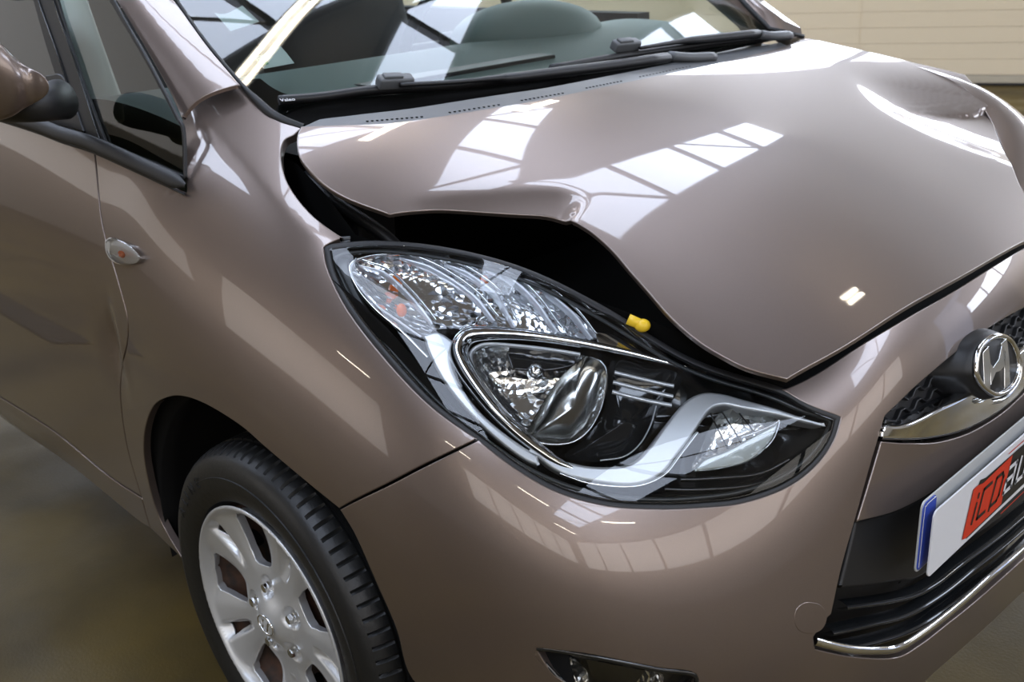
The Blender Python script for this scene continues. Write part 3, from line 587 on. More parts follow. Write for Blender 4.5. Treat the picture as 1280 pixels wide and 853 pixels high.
def cap_depth(u, v):
    r = np.hypot(u, v); a = np.degrees(np.arctan2(v, u)); d = .004+.016*np.clip(1-((r-.10)/.105)**2, 0, 1)   # dished between hub and rim
    d += -.010*np.exp(-(r/.045)**4); fade = np.clip((.199-r)/.010, 0, 1)
    for k in range(5):
        an = 103+72*k; w_ = np.abs((a-an+180) % 360-180); d += .010*fade*np.exp(-(w_/17)**4)*np.exp(-((r-.15)/.055)**4)
        an = 67+72*k; w_ = np.abs((a-an+180) % 360-180); d += .013*fade*np.exp(-(w_/4.5)**4)*np.clip((r-.10)/.04, 0, 1)
        cx, cy = .060*math.cos(math.radians(103+72*k-3)), .060*math.sin(math.radians(103+72*k-3)); e = np.hypot(u-cx, v-cy); d += .015*np.exp(-(e/.017)**8)
    d -= .006*np.exp(-((r-.203)/.006)**2)
    return d
class Cap(Surf):
    def __init__(s): s.sign = 1; s.mods = []; s.eps = (.0006, .0006); s.build(120, 120, (-.22, .22, -.22, .22))
    def base(s, uv):
        uv = np.asarray(uv, float); return np.c_[HUB[0]+uv[:, 0], -.8705+cap_depth(uv[:, 0], uv[:, 1]), HUB[2]+uv[:, 1]]
CAPS = Cap()
if CAPS.N(np.array([[.15, .02]]))[0][1] > 0: CAPS.sign = -1
def polar(L): return np.array([(r*math.cos(math.radians(a)), r*math.sin(math.radians(a))) for r, a in L])
loops = [polar([(.2085, a) for a in range(0, 360, 3)])]
for k in range(5):
    a = 103+72*k; loops.append(polar([(.097, a-10), (.095, a), (.097, a+10), (.103, a+14), (.125, a+15), (.150, a+14), (.180, a+12.5), (.186, a+10), (.187, a), (.186, a-10), (.180, a-12.5), (.150, a-14), (.125, a-15), (.103, a-14)]))
    a = 67+72*k; loops.append(polar([(.128, a-.5), (.128, a+.5), (.165, a+2.0), (.186, a+3.6), (.188, a+2.6), (.188, a-2.6), (.186, a-3.6), (.165, a-2.0)]))
cap = panel_uv('wheel_cover', CAPS, loops, SILVER, wheel, 0, .002, .014, .0035, .0035, label='silver wheel cover with five large openings')
cap.location = (0, .76, -.304)
for k in range(5):
    a = math.radians(100+72*k); c = Vector((.060*math.cos(a), -.8545+.76, .060*math.sin(a))); bm = bmesh.new()
    bmesh.ops.create_cone(bm, segments=6, radius1=.0095, radius2=.0085, depth=.012, cap_ends=True, matrix=Matrix.Translation(c) @ Matrix.Rotation(math.pi/2, 4, 'X')); bmesh.ops.bevel(bm, geom=bm.edges[:], offset=.001, segments=2, affect='EDGES'); bmobj('wheel_nut', bm, CHROME, wheel, auto=40)
cc = np.array([(0.024*math.cos(t)*.0+.022*math.cos(t), -.8715+.76, .0145*math.sin(t)*1.15) for t in np.linspace(0, 2*math.pi, 40, endpoint=False)])
cc = np.array([[p[0]*math.cos(-.0)-p[2]*0, p[1], p[2]] for p in cc]); bead('cover_emblem_ring', cc, np.tile([0, -1., 0], (40, 1)), .003, .002, CHROME, wheel, 6, True)
for L in ([(-.010, -.009), (-.004, .010)], [(.004, -.010), (.010, .009)], [(-.007, -.002), (.007, .003)]):
    p = np.array([(x, -.8715+.76, z) for x, z in cr(L, 4)]); bead('cover_emblem_bar', p, np.tile([0, -1., 0], (len(p), 1)), .004, .002, CHROME, wheel, 6)
bm = bmesh.new(); rr = [(.0, -.82), (.06, -.822), (.085, -.81), (.12, -.80), (.165, -.815), (.185, -.83), (.196, -.846), (.200, -.80), (.2, -.68)]
V = []; F = []
for i in range(60):
    a = 2*math.pi*i/60
    for r, y in rr: V.append((r*math.sin(a), y, .304+r*math.cos(a)))
for i in range(60):
    for j in range(len(rr)-1): F.append((i*9+j, i*9+j+1, ((i+1) % 60)*9+j+1, ((i+1) % 60)*9+j))
wmesh('steel_rim', V, F, RUST); bm.free()
for k in range(10):
    a = math.radians(31+36*k); bm = bmesh.new(); bmesh.ops.create_cone(bm, segments=16, radius1=.017, radius2=.017, depth=.03, cap_ends=True, matrix=Matrix.Translation((.142*math.cos(a), -.808+.76+.008, .142*math.sin(a))) @ Matrix.Rotation(math.pi/2, 4, 'X')); bmobj('rim_hole', bm, DARK, wheel, auto=40)
# raised sidewall lettering
for i_, (ch, an) in enumerate(zip('ALINE', (150, 143, 138.5, 132, 125))):
    cu = bpy.data.curves.new('t', 'FONT'); cu.body = ch; cu.size = .026; cu.extrude = .0008; cu.align_x = 'CENTER'; to = bpy.data.objects.new('t', cu); sc.collection.objects.link(to); bpy.context.view_layer.update()
    me = bpy.data.meshes.new_from_object(to); bpy.data.objects.remove(to); a = math.radians(an); o = link('sidewall_letter', me, RUB, wheel)
    rd = Vector((math.cos(a), 0, math.sin(a))); tg = Vector((math.sin(a), 0, -math.cos(a))); o.matrix_local = Matrix([[tg[k], rd[k], (0, -1, 0)[k], (rd*.249+Vector((0, -.1168, 0)))[k]] for k in range(3)]+[[0, 0, 0, 1]])
# wheel-arch liner
V = []; F = []; n_ = 40
for i in range(n_+1):
    a = math.radians(-30+218*i/n_)
    for (r, y) in ((.62 if math.sin(a) > .02 else .43, -.78), (.385, -.842), (.395, -.80), (.40, -.55), (.0, -.55)): V.append((.0+r*math.cos(a), y, .31+r*math.sin(a)))
for i in range(n_):
    for j in range(4): F.append((i*5+j, i*5+j+1, (i+1)*5+j+1, (i+1)*5+j))
mesh('arch_liner', V, F, mat('felt_liner', (.008, .008, .008), .9, spec=.1))
# inner body shield so that no daylight shows through the shut lines
shield_px = [('w', -1.6, -.8, .3, 'c'), ('w', -1.6, -.8, .98, 'c'), ('w', -.9, -.8, .98), ('w', -.42, -.8, .96), ('w', -.42, -.8, .3, 'c')]
panel('inner_side_shield', IN1, shield_px, DARK, gap=0, r=0, depth=0, step=.05, grid=.1)
panel('inner_nose_shield', IN7, [('w', .50, -.83, .66, 'c'), ('w', .46, -.8, .24, 'c'), ('w', .7, -.58, .22), ('w', .85, 0, .24), ('w', .85, .26, .30, 'c'), ('w', .78, .26, .75, 'c'), ('w', .78, 0, .75), ('w', .76, -.35, .70), ('w', .70, -.55, .60)], DARK, gap=0, r=0, depth=0, step=.05, grid=.1)

# ------------------------------------------------------------------ engine bay
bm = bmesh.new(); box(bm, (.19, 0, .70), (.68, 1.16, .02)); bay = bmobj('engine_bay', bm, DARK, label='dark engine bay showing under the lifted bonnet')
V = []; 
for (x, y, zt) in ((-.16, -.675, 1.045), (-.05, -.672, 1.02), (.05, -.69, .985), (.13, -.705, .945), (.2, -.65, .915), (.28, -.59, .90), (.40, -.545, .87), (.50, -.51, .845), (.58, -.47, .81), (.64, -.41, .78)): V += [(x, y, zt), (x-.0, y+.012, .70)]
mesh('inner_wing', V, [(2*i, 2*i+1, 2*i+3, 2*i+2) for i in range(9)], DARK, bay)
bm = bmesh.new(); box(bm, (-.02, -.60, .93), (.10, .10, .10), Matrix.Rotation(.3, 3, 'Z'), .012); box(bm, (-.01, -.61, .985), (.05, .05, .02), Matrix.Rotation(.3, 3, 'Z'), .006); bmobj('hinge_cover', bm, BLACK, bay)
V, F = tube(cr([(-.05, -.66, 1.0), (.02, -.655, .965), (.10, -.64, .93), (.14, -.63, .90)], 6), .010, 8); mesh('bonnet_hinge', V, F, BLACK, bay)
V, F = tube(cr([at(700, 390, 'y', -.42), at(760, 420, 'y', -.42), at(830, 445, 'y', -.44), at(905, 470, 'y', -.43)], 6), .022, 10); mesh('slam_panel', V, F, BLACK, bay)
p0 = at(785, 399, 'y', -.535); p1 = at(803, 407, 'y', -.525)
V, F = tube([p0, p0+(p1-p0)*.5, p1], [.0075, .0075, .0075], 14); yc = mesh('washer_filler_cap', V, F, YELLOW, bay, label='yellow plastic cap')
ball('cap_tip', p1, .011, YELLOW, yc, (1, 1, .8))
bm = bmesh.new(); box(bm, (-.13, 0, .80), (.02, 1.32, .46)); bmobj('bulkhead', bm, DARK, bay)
# torn clip at the rear tip of the lamp
bm = bmesh.new(); c = at(424, 302, 'y', -.735); box(bm, c, (.03, .012, .003), Matrix.Rotation(.4, 3, 'Z'), .001); box(bm, c+[.004, .006, .004], (.018, .006, .004), Matrix.Rotation(.9, 3, 'Z'), .001); bmobj('torn_clip', bm, GREYP)
# ------------------------------------------------------------------ far wing edge behind the bonnet
fw = [[at(1003, 47, 'y', .70)+[-.03, 0, -.01], at(1003, 49, 'y', .74), at(1003, 60, 'y', .82), (0, .86, .8), (0, .86, .4)],
      [at(1100, 68, 'y', .70), at(1100, 66, 'y', .76), (.19, .83, .96), (.2, .87, .8), (.2, .88, .4)],
      [at(1208, 95, 'y', .70)+[0, 0, -.01], at(1212, 92, 'y', .755), (.40, .83, .93), (.41, .86, .8), (.42, .86, .4)],
      [at(1240, 150, 'y', .62), at(1250, 112, 'y', .72), (.50, .79, .90), (.53, .82, .78), (.55, .82, .4)],
      [at(1256, 192, 'y', .52), at(1290, 150, 'y', .66), (.60, .72, .86), (.65, .73, .7), (.68, .73, .4)],
      [at(1285, 292, 'y', .33), at(1310, 250, 'y', .48), (.70, .55, .78), (.75, .56, .65), (.77, .55, .4)]]
FARW = Net(fw, 1)
if FARW.N(np.array([[2., 2.]]))[0][1] < 0: FARW.sign = -1
panel_uv('far_wing', FARW, [np.array([(0, 0), (5, 0), (5, 4), (0, 4)], float)], PAINT, CAR, 0, .001, .001, .02, .03)
# ------------------------------------------------------------------ windscreen, pillars, cowl
def lin(o, u, v, nu, nv): o, u, v = [np.array(q, float) for q in (o, u, v)]; return [[o+u*i+v*j for j in range(nv)] for i in range(nu)]
WS = []
for y, x, z in ((-.78, -.135, 1.085), (-.5, -.07, 1.08), (-.25, -.04, 1.078), (0, -.03, 1.076), (.25, -.04, 1.078), (.5, -.05, 1.08), (.78, -.075, 1.075)):
    WS.append([(x+.10, y, z-.055), (x, y, z), (x-.2, y*.985, z+.105), (x-.5, y*.96, z+.255), (x-.85, y*.93, z+.40)])
WSN = Net(WS, 1)
if WSN.N(np.array([[3., 2.]]))[0][2] < 0: WSN.sign = -1
ws_px = [(302, 106, 'c'), (345, 145, 'c'), (400, 126), (500, 117), (640, 103), (800, 80), (985, 44, 'c'), (958, 33), (935, 12), ('w', -.60, .66, 1.34, 'c'), ('w', -.75, 0, 1.43), ('w', -.75, -.55, 1.43, 'c'), (219, 0), (240, 30), (262, 60)]
windscreen = panel('windscreen', WSN, ws_px, WGLASS, gap=0, r=.001, depth=.004, step=.012, grid=.03, label='raked windscreen glass reflecting the roof lights')
panel('black_border', Offset(WSN, -.006), [(300, 100, 'c'), (345, 150), (376, 158, 'c'), (500, 138), (640, 117), (800, 88), (985, 47, 'c'), (960, 38, 'c'), (930, 44), (800, 68), (700, 84), (640, 93), (600, 97), (520, 107), (460, 113), (405, 119), (372, 121), (345, 112), (325, 98, 'c')], DARK, windscreen, gap=0, r=0, depth=0, step=.012, grid=.03, label='black printed border')
strip('windscreen_seal', Offset(WSN, .002), [(215, -8), (240, 29), (262, 59), (301, 105), (322, 127), (345, 147), (379, 161)], .011, .006, RUB, windscreen, 8, 8, taper=[.6, .6, .6, .7, 1.2, 1.5, 1.3])
0 and strip('cowl_seal', Offset(HOOD, .0), [(306, 110), (330, 134), (352, 152), (372, 165)], .014, .006, RUB, windscreen, 8, 8)
PN = [[(-.24, -.80, 1.02), (-.24, -.762, 1.065), (-.215, -.735, 1.118), (-.172, -.678, 1.133), (-.14, -.60, 1.14)]]
a0 = np.array(PN[0]); st_ = np.array([(-.235, .035, .175), (-.235, .035, .165), (-.235, .036, .15), (-.236, .038, .12), (-.236, .04, .12)])
PILN = Net([a0-st_*.6, a0, a0+st_, a0+2*st_, a0+3.2*st_], 1)
if PILN.N(np.array([[2., 2.]]))[0][2] < 0: PILN.sign = -1
panel('windscreen_pillar', PILN, [(227, 150, 'c'), (240, 133), (262, 118), (301, 106, 'c'), (262, 60), (240, 30), (218, 0), ('w', -.70, -.60, 1.42, 'c'), ('w', -.75, -.68, 1.40, 'c'), (143, 0), (152, 12), (183, 64), (210, 113)], PAINT, step=.008, grid=.02, depth=.005)
# far pillar
fp = [[at(1003, 46, 'y', .72)+[0, 0, 0], at(1001, 36, 'y', .72), at(960, 42, 'y', .66)], ]
V = [at(1003, 45, 'y', .72), at(1001, 35, 'y', .73), at(955, 1, 'y', .73), at(915, -30, 'y', .73), at(895, -30, 'y', .69), at(940, 8, 'y', .67), at(966, 39, 'y', .66), at(992, 48, 'y', .67)]
V2 = [v+np.array([-.06, .03, -.05]) for v in V]
mesh('far_pillar', V+V2, [(0, 1, 6, 7), (1, 2, 5, 6), (2, 3, 4, 5)]+[(i, i+8, i+9, i+1) for i in (0, 1, 2)]+[(5, 4, 12, 13), (6, 5, 13, 14)], PAINT)
V, F = tube([at(1004, 46, 'y', .72), at(980, 40, 'y', .665), at(962, 36, 'y', .66), at(936, 10, 'y', .665), at(905, -25, 'y', .68)], .006, 6); mesh('far_seal', V, F, RUB, windscreen)
# cowl under the wipers and the pale vent strip at the rear of the bonnet
cz = Height([(-.2, -.75, 1.05), (.1, -.75, 1.01), (-.2, .8, 1.045), (.1, .8, 1.04), (-.05, 0, 1.055), (.1, 0, 1.05), (-.2, 0, 1.05)], (-.3, .2, -.85, .9), 1e-4)
panel('cowl_panel', cz, [('w', -.17, -.70, 1.05, 'c'), ('w', -.02, -.66, 1.02, 'c'), ('w', .02, 0, 1.05), ('w', .02, .72, 1.05, 'c'), ('w', -.17, .72, 1.05, 'c')], BLACK, gap=0, r=0, depth=0, step=.03, grid=.05)
HV = Offset(HOOD, -.003); 
vs = panel('vent_strip', HV, [(376, 160, 'c'), (460, 158), (525, 152), (620, 137), (703, 122), (800, 102), (900, 81), (987, 59, 'c'), (975, 53, 'c'), (890, 68), (800, 87), (703, 106), (620, 119), (525, 134), (450, 143), (400, 149, 'c')], GREYP, gap=-.001, r=.002, depth=.006, step=.008, grid=.015, label='pale grey vent strip')
V = []; F = []
def dots(a, b, n, r):
    for t in np.linspace(0, 1, n):
        p = (a[0]+(b[0]-a[0])*t, a[1]+(b[1]-a[1])*t); uv = HV.hit(p)[None]; c = HV.P(uv)[0]+HV.N(uv)[0]*.0006; k = len(V)
        for q in range(8): V.append(c+np.array([math.cos(q*math.pi/4)*r*1.2, math.sin(q*math.pi/4)*r, 0]))
        for q in range(8): V.append(V[k+q]-np.array([0, 0, .004]))
        F.append(tuple(range(k, k+8))); F.extend([(k+q, k+8+q, k+8+(q+1) % 8, k+(q+1) % 8) for q in range(8)])
dots((459, 151.5), (527, 146), 12, .0021); dots((562, 140.5), (623, 131), 11, .0021); dots((652, 125.5), (703, 116.5), 11, .0021); dots((733, 110), (776, 101.5), 11, .0019); dots((800, 96), (862, 83), 16, .0018)
mesh('vent_hole', V, F, DARK, vs, smooth=False, kind='stuff')
# wipers
WO = Offset(WSN, .022)
def wpath(px, off, n=6):
    s_ = Offset(WSN, off); uv = cr([s_.hit(p) for p in px], n); return s_.P(uv)
def wiper(label, blade, arm, conn, pivot, r0):
    P = wpath(blade, .012); V, F = tube(P, np.c_[np.full(len(P), .0095), np.full(len(P), .0075)], 8); w_ = mesh('wiper', V, F, BLACK, label=label)
    P2 = wpath([(x, y+4) for x, y in blade], .004); V, F = tube(P2, .004, 6); mesh('wiper_rubber', V, F, RUB, w_)
    P = wpath(arm, .030); k = len(P); rr_ = np.interp(np.linspace(0, 1, k), [0, .3, .5, 1], r0); V, F = tube(P, np.c_[rr_*1.3, rr_*.8], 10); mesh('wiper_arm', V, F, BLACK, w_)
    A, B = [wpath([c, c], .026)[0] for c in conn]; d = (B-A); L = np.linalg.norm(d); d /= L; n_ = np.array([.45, 0, .89]); s_ = np.cross(n_, d); R_ = Matrix([[d[i], s_[i]/np.linalg.norm(s_), n_[i]] for i in range(3)])
    bm = bmesh.new(); box(bm, (A+B)/2, (L, .022, .020), R_, .004); box(bm, (A+B)/2+n_*.011-d*L*.1, (L*.55, .014, .006), R_, .002); bmobj('wiper_connector', bm, GREYP, w_, auto=40)
    P = wpath(pivot, .030); V, F = tube(P, np.c_[np.full(len(P), .016), np.full(len(P), .010)], 10); mesh('pivot_cover', V, F, GREYP, w_)
    return w_
w1 = wiper('near wiper with long black blade', [(349, 125), (400, 121), (468, 112), (560, 107), (650, 98), (720, 90)], [(500, 106), (560, 103), (620, 98), (640, 97), (700, 90), (832, 72)], [(472, 103), (515, 101)], [(838, 70), (862, 72), (890, 71)], [.005, .005, .010, .013])
w2 = wiper('far wiper partly behind the first', [(690, 85), (765, 72), (830, 62), (900, 52), (960, 46)], [(800, 60), (850, 52), (880, 49), (946, 42)], [(767, 58), (797, 55)], [(948, 43), (965, 45), (985, 44)], [.004, .006, .010, .012])
P = wpath([(350, 121), (352, 121)], .021)[0]
cu = bpy.data.curves.new('t', 'FONT'); cu.body = 'Valeo'; cu.size = .0105; cu.extrude = .0002; to = bpy.data.objects.new('t', cu); sc.collection.objects.link(to)
bpy.context.view_layer.update(); me = bpy.data.meshes.new_from_object(to); bpy.data.objects.remove(to)
o = link('tip_lettering', me, WHITE, w1); ex = Vector(wpath([(349, 125), (375, 123)], .02)[-1]-wpath([(349, 125), (375, 123)], .02)[0]).normalized(); nz = Vector((.45, -.2, .87)).normalized(); ey = nz.cross(ex).normalized(); nz = ex.cross(ey)
pp = wpath([(351, 127), (360, 127)], .0215)[0]; o.matrix_world = Matrix([[ex[i], ey[i], nz[i], pp[i]] for i in range(3)]+[[0, 0, 0, 1]])
# ------------------------------------------------------------------ side glass, belt moulding
SG = Net([[(x, -.795+.30*(z-1.0), z) for z in (.94, 1.1, 1.3, 1.6)] for x in (-2., -1.2, -.6, 0)], 1)
if SG.N(np.array([[1., 1.]]))[0][1] > 0: SG.sign = -1
frame_out = [(116, 176, 'c'), (170, 196), (231, 224, 'c'), (229, 165), (221, 146), (206, 116), (180, 67), (149, 15), (138, -6, 'c'), (40, -6, 'c'), (95, 168, 'c')]
qglass = [(133, 181, 'c'), (180, 198), (229, 220, 'c'), (226.5, 165), (218, 147), (203, 117), (176, 67), (135, -3, 'c'), (71, -3, 'c'), (110, 120)]
qw = panel('quarter_window', SG, frame_out, RUB, gap=0, r=.0008, depth=.004, holes=[qglass], step=.008, grid=.02, label='triangular quarter window with black frame')
panel('quarter_glass', Offset(SG, -.006), qglass, SGLASS, qw, gap=-.003, r=0, depth=0, step=.01, grid=.03)
strip('frame_bead', Offset(SG, .001), [(47, -4), (75, 75), (105, 165)], .004, .003, GLOSS, qw); strip('frame_bead', Offset(SG, .001), [(66, -4), (95, 80), (126, 176)], .004, .003, GLOSS, qw)
strip('frame_bead', Offset(SG, .001), [(141, -4), (180, 66), (208, 118), (224, 150)], .005, .003, RUB, qw)
panel('door_window', Offset(SG, -.004), [(47, -4, 'c'), (103, 165, 'c'), (60, 150), (0, 128), ('w', -1.6, -.78, 1.05, 'c'), ('w', -1.6, -.68, 1.4, 'c'), (0, -6)], SGLASS, gap=0, r=0, depth=0, step=.02, grid=.05, label='front door window glass')
panel('mirror_base', Offset(SG, .004), [(57, 94, 'c'), (80, 98), (105, 166, 'c'), (85, 160), (40, 152, 'c')], BLACK, gap=0, r=.003, depth=.02)
bp_ = cr([at(-40, 130, 'y', -.823), at(37, 153, 'y', -.82), at(75, 167, 'y', -.817), at(116, 180, 'y', -.813), at(175, 206, 'y', -.806), at(232, 232, 'y', -.80)], 8)
bead('belt_moulding', bp_, np.tile([.05, -.9, .43], (len(bp_), 1)), .026, .007, RUB, CAR, 8, taper=[1]*24+[.25])
bead('belt_highlight', bp_+[0, -.001, -.015], np.tile([.05, -.9, .43], (len(bp_), 1)), .004, .004, BLACK, CAR, 6)
# ------------------------------------------------------------------ door mirror
ms = [((60, 106), 5, .90), ((52, 106), 14, .905), ((35, 107), 20, .915), ((15, 102), 32, .93), ((0, 97), 44, .945), ((-30, 86), 58, .97), ((-70, 78), 64, 1.0), ((-110, 76), 58, 1.03), ((-140, 78), 38, 1.05), ((-152, 80), 6, 1.06)]
V = []; F = []
for (c, hh, yy) in ms:
    P = at(*c, 'y', -yy); dd = np.linalg.norm(P-CAM)/FPX*hh
    for j in range(28):
        a = 2*math.pi*j/28; V.append(P+np.array([math.cos(a)*dd*.75, math.cos(a)*dd*.12, math.sin(a)*dd*1.02]))
for i in range(len(ms)-1):
    for j in range(28): F.append((i*28+j, (i+1)*28+j, (i+1)*28+(j+1) % 28, i*28+(j+1) % 28))
F += [tuple(range(28)), tuple(len(V)-28+j for j in range(28))]
mir = mesh('door_mirror', V, F, PAINT, label='brown door mirror housing at the left edge')
mir.modifiers.new('s', 'SUBSURF').render_levels = 2
V, F = tube([at(-20, 142, 'y', -.94), at(20, 140, 'y', -.92), at(50, 132, 'y', -.89), at(72, 124, 'y', -.85), at(86, 124, 'y', -.80)], np.array([(.022, .012), (.024, .018), (.024, .028), (.024, .034), (.024, .038)]), 16); mf = mesh('mirror_foot', V, F, BLACK, mir); mf.modifiers.new('s', 'SUBSURF').render_levels = 2
# ------------------------------------------------------------------ side indicator
ind = [(131, 301, 'c'), (138, 297), (150, 301), (164, 309), (176, 322, 'c'), (168, 330), (150, 331), (138, 325), (132, 314)]
si = panel('side_indicator', Offset(BODY, .0005), ind, mat('indicator_reflector_white', (.78, .76, .74), .25, .3), gap=0, r=.001, depth=.003, step=.003, grid=.006, label='small clear side indicator with amber bulb')
panel('indicator_lens', Offset(BODY, .009), ind, glassmat('clear_lens', (.95, .95, .93), 1.7), si, gap=0, r=.004, depth=.006, step=.003, grid=.006)
u = BODY.hit((154, 318))[None]; ball('amber_bulb', BODY.P(u)[0]+BODY.N(u)[0]*.003, .006, AMBER, si, (1.7, .7, 1))
# ------------------------------------------------------------------ cabin
DSN = [[(x+.02*math.cos(2*y), y, z) for y in (-.74, -.4, 0, .4, .74)] for x, z in ((-.10, 1.03), (-.22, 1.062), (-.40, 1.088), (-.58, 1.095), (-.70, 1.07), (-.74, .9), (-.74, .6))]
DS = Net(DSN, 1); 
if DS.N(np.array([[1., 2.]]))[0][2] < 0: DS.sign = -1
dash = panel_uv('dashboard', DS, [np.array([(0, 0), (6, 0), (6, 4), (0, 4)], float)], DASH, CAR, 0, 0, 0, .03, .04, 'grey green dashboard under the windscreen')
bm = bmesh.new(); bmesh.ops.create_uvsphere(bm, u_segments=32, v_segments=16, radius=1); bmesh.ops.transform(bm, matrix=Matrix.Translation((-.60, .40, 1.08)) @ Matrix.Diagonal((.16, .22, .085, 1)), verts=bm.verts); bmobj('instrument_hood', bm, DASH, dash, smooth=True)
bm = bmesh.new(); box(bm, (-.30, -.1, 1.074), (.06, .5, .01), None, .004); bmobj('defrost_vent', bm, BLACK, dash)
V, F = tube([(-.86+.06*math.sin(t), .40+.185*math.cos(t), 1.05+.175*math.sin(t)) for t in np.linspace(0, 2*math.pi, 40)], .015, 10, False); sw = mesh('steering_wheel', V, F, BLACK, label='black steering wheel')
bm = bmesh.new(); box(bm, (-.85, .40, 1.04), (.05, .14, .09), None, .02); bmobj('wheel_hub', bm, BLACK, sw, auto=40); bm = bmesh.new(); box(bm, (-.86, .40, 1.05), (.02, .34, .03), None, .006); bmobj('spoke', bm, BLACK, sw)
for y in (-.38, .38):
    bm = bmesh.new(); box(bm, (-1.35, y, .92), (.16, .50, .72), Matrix.Rotation(-.25, 3, 'Y'), .06); s_ = bmobj('front_seat', bm, SEAT, smooth=True); bm = bmesh.new(); box(bm, (-1.46, y, 1.38), (.09, .26, .18), Matrix.Rotation(-.2, 3, 'Y'), .04); bmobj('headrest', bm, SEAT, s_, smooth=True)
    bm = bmesh.new(); box(bm, (-1.15, y, .62), (.5, .5, .16), None, .05); bmobj('seat_cushion', bm, SEAT, s_, smooth=True)
V, F = tube([at(85, -10, 'y', -.66), at(108, 60, 'y', -.675), at(130, 125, 'y', -.69), at(142, 152, 'y', -.70)], np.array([(.03, .012), (.032, .012), (.034, .012), (.02, .010)]), 12); mesh('reflection_bar', V, F, mat('pale_reflection', (.42, .47, .43), .4), label='pale bar standing in for a stripe reflected in the quarter glass')  # solid pale bar in place of a bright stripe mirrored by the glass
bm = bmesh.new(); box(bm, (-1.2, .80, .85), (1.3, .05, .5)); bmobj('far_door_trim', bm, SEAT)
bm = bmesh.new(); box(bm, (-2.2, 0, 1.0), (.1, 1.5, 1.0)); box(bm, (-1.4, 0, .45), (1.6, 1.6, .02)); bmobj('cabin_shell', bm, SEAT)
bm = bmesh.new(); box(bm, (-1.55, 0, 1.56), (1.4, 1.1, .03), None, .01); bmobj('roof', bm, PAINT)
WI = Offset(WSN, -.004)
stk = panel('windscreen_sticker', WI, [(318, 73, 'c'), (350, 57, 'c'), (358, 66, 'c'), (368, 79, 'c'), (330, 86, 'c')], PAPER, windscreen, gap=0, r=0, depth=0, label='pale sticker with small green mark'); panel('sticker_mark', Offset(WSN, -.003), [(322, 75, 'c'), (332, 72, 'c'), (336, 80, 'c'), (326, 83, 'c')], GREENP, stk, gap=0, r=0, depth=0)
panel('paper_slip', WI, [(268, 16, 'c'), (282, 17), (303, 7, 'c'), (324, 27, 'c'), (306, 33), (288, 39, 'c')], PAPER, windscreen, gap=0, r=0, depth=0, label='white paper slip')
# ------------------------------------------------------------------ setting
def struct(name, V, F, m, parent=None, label=None):
    o = mesh(name, V, F, m, parent, smooth=False)
    if parent is None: o['kind'] = 'structure'
    return o
def quad_box(name, lo, hi, m, parent=None, kind='structure'):
    bm = bmesh.new(); lo = Vector(lo); hi = Vector(hi); box(bm, (lo+hi)/2, hi-lo); o = bmobj(name, bm, m, parent)
    if parent is None and kind: o['kind'] = kind
    return o
FLOOR = mat('wet_concrete', (.1, .075, .03), .3)
FLOOR.node_tree.nodes['Principled BSDF'].inputs['Specular IOR Level'].default_value = .22
noise_mix(FLOOR, (.034, .023, .005), (.105, .070, .014), 2.2, .3, .7, 8)
no, r_ = noise_mix(FLOOR, (.35,)*3, (.6,)*3, 3.5, .35, .65, 6, 'Roughness'); bump(FLOOR, 160, .25, .002, 5)
X0, X1, Y0, Y1, H = -11, 9, -10, 7.0, 4.7
struct('floor', [(X0, Y0, 0), (X1, Y0, 0), (X1, Y1+3, 0), (X0, Y1+3, 0)], [(0, 1, 2, 3)], FLOOR)
CEIL = mat('ceiling_paint', (.30, .27, .24), .8)
WALL = mat('beige_wall', (.30, .26, .20), .7)
DOORM = mat('beige_sectional_door', (.78, .66, .47), .5)
SKY = mat('skylight_pane', (.8, .8, .8), .5, em=((.70, .80, 1), 7.5)); STEEL = mat('frame_steel', (.10, .09, .085), .5)
# sectional garage door: its foot line runs through two floor points seen in the photo
A = at(1000, 106, 'z', 0); B = at(1280, 107.5, 'z', 0); D = (B-A)/np.linalg.norm(B-A); Nn = np.array([-D[1], D[0], 0]); ang = math.atan2(D[1], D[0])
O = A-D*6; DW = 16.0
door = bpy.data.objects.new('door_1', None); sc.collection.objects.link(door); door['kind'] = 'structure'; door.location = A; door.rotation_euler = (0, 0, ang)
def dpart(name, lo, hi, m, bev=.004):
    bm = bmesh.new(); lo = Vector(lo); hi = Vector(hi); box(bm, (lo+hi)/2, hi-lo, None, bev); return bmobj(name, bm, m, door)
dpart('bottom_rail', (-5, 0, 0.02), (9, .06, .075), mat('door_rail', (.5, .44, .33), .5))
for k in range(17):
    z = .08+k*.118; dpart('door_panel', (-5, .0, z), (9, .05, z+.1165), DOORM, .003)
for x in (-3.4, .42, 4.2): dpart('panel_joint', (x, -.006, .02), (x+.012, 0, 2.08), DOORM, .002)
dpart('door_seal', (-5, .0, 0.0), (9, .05, .02), RUB)
def wallbox(name, a, b, z0, z1, m, th=.1):
    a = np.array(a, float); b = np.array(b, float); d = (b-a)/np.linalg.norm(b-a); n_ = np.array([-d[1], d[0]])*th
    V = [(*a, z0), (*b, z0), (*(b+n_), z0), (*(a+n_), z0), (*a, z1), (*b, z1), (*(b+n_), z1), (*(a+n_), z1)]
    return struct(name, V, [(0, 1, 5, 4), (2, 3, 7, 6), (1, 2, 6, 5), (3, 0, 4, 7), (4, 5, 6, 7), (0, 3, 2, 1)], m)
a2 = A[:2]-D[:2]*9; b2 = A[:2]+D[:2]*13
wallbox('wall_back', a2, b2, 3.3, H, WALL); 
wins = []
wn = bpy.data.objects.new('window_1', None); sc.collection.objects.link(wn); wn['kind'] = 'structure'
WINM = mat('high_window_pane', (.8, .8, .8), .4, em=((.80, .87, 1), 8))
